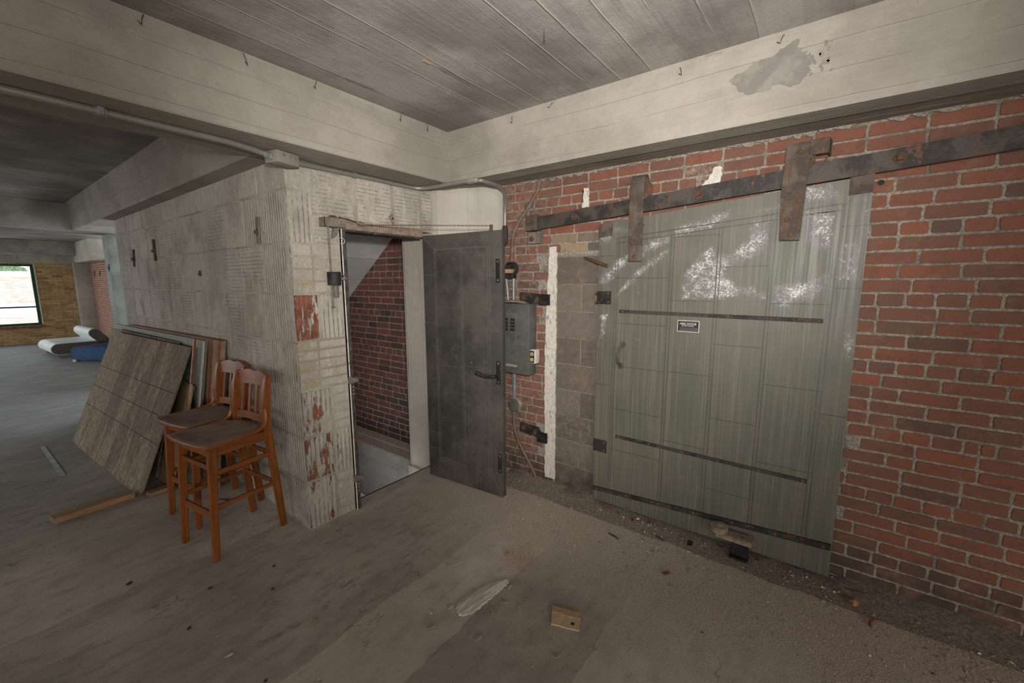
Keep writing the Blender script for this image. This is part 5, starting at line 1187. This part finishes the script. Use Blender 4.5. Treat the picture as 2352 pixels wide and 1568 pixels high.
for i, (c, r_, lb) in enumerate((((.405, 2.95), .022, 'dark clod on the floor left of the stool'), ((.66, 2.55), .016, 'dark clod on the floor just before the stool'), ((.50, 2.32), .015, 'dark crumb on the darker floor strip'), ((.60, 1.74), .012, 'dark crumb on the floor near the camera'), ((.95, 2.46), .014, 'black crumb on the floor by the tile wall corner'), ((.86, 2.27), .014, 'brown crumb on the floor strip before the tile wall corner'))):
    m = MB(); blob(m, (c[0], c[1], r_*.22), r_*.62, i, 2, .4, (1, .8, .5)); single('dirt_clod', m, 'twig_dark', lb, 'clod', (c[0], c[1], 0))
m = MB(); blob(m, (1.85, 1.43, .006), .014, 5, 2, .35, (1, .8, .6)); single('brick_crumb', m, 'brick_orange', 'red brick crumb beside the patch of brick dust', 'crumb', (1.85, 1.43, 0))
m = MB(); blob(m, (2.60, -.245, .014), .030, 7, 2, .35, (1, .7, .5)); single('brick_crumb', m, 'brick_orange', 'flat brick fragment on the gravel by the bare brick wall', 'crumb', (2.6, -.245, 0))

# gravel and crumbs: nobody could count them
def scatter(name, n, fn, mt, size, lb, cat, seed):
    rr = random.Random(seed); mb = MB(); done = 0
    base_ = [Vector(v) for v in ((1, 0, 0), (-1, 0, 0), (0, 1, 0), (0, -1, 0), (0, 0, 1))]
    F8 = [(0, 2, 4), (2, 1, 4), (1, 3, 4), (3, 0, 4)]
    for _ in range(n):
        x, y = fn(rr); s = size(rr); a = rr.random()*6.28; ca, sa = math.cos(a), math.sin(a)
        k = (.6+.7*rr.random(), .5+.6*rr.random(), .5+.5*rr.random()); vs = []
        for v in base_:
            p = Vector((v.x*k[0]*s*(.7+.5*rr.random()), v.y*k[1]*s*(.7+.5*rr.random()), v.z*k[2]*s)); vs.append((x+p.x*ca-p.y*sa, y+p.x*sa+p.y*ca, p.z+.0005))
        mb.add(vs, F8, tone=rr.random())
    o = obj(name, mb, mt, smooth=0); return tag(o, lb, cat, kind='stuff')
def rubble_at(rr):
    while True:
        x = 2.795-abs(rr.gauss(0, .09)); y = -1.2+3.35*rr.random()
        if x > 2.70 and -.14 < y < 1.29 or (x > 2.60 and .22 < y < .46): continue
        return x, y
def gravel_at(rr):
    while True:
        x = 2.80-abs(rr.gauss(0, .38)); y = -1.1+3.1*rr.random()
        if x < 1.6: continue
        if x > 2.70 and -.14 < y < 1.29: continue
        if 1.53 < x < 1.72 and .78 < y < 1.0 or (x > 2.60 and .22 < y < .46): continue
        return x, y
@mat
def stone_mix(g):
    t = g.attr('tone'); c = g.ramp(t, [(0, (.09, .075, .06)), (.35, (.22, .175, .138)), (.7, (.36, .30, .245)), (.86, (.52, .46, .39)), (.92, (.36, .16, .095)), (.95, (.55, .5, .44)), (1, (.72, .68, .62))]); return g.done(c, .9)
def grit_at(rr):
    while True:
        x, y = -.2+2.6*rr.random(), .5+4.2*rr.random()
        if (x > .45 and y > 3.55) or (x > 1.2 and y > 2.55) or (1.53 < x < 1.72 and .78 < y < 1.0): continue
        return x, y
scatter('gravel', 7500, gravel_at, 'stone_mix', lambda r: .0016+.0035*r.random()**2.5+(.006 if r.random() > .988 else 0), 'loose gravel and grit along the foot of the brick wall', 'gravel', 3)
scatter('rubble_stones', 1100, rubble_at, 'stone_mix', lambda r: .003+.012*r.random()**3, 'small stones and mortar lumps lying right against the brick wall', 'stones', 8)
scatter('grit', 1300, grit_at, 'stone_mix', lambda r: .0012+.003*r.random()**3, 'pale grit sprinkled over the bare concrete floor', 'grit', 4)
# heap of dust where the floor meets the bricks
@mat
def dust_heap(g):
    n = g.noise(60, 6, .8); n2 = g.noise(5, 5, .7)
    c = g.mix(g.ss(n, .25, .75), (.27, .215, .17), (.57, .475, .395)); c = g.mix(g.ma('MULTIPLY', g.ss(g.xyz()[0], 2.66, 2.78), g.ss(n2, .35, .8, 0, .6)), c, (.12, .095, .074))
    return g.done(c, .95, 0, g.bump(g.ma('ADD', n, g.noise(140, 3, .7)), 1.0, .010), .2)
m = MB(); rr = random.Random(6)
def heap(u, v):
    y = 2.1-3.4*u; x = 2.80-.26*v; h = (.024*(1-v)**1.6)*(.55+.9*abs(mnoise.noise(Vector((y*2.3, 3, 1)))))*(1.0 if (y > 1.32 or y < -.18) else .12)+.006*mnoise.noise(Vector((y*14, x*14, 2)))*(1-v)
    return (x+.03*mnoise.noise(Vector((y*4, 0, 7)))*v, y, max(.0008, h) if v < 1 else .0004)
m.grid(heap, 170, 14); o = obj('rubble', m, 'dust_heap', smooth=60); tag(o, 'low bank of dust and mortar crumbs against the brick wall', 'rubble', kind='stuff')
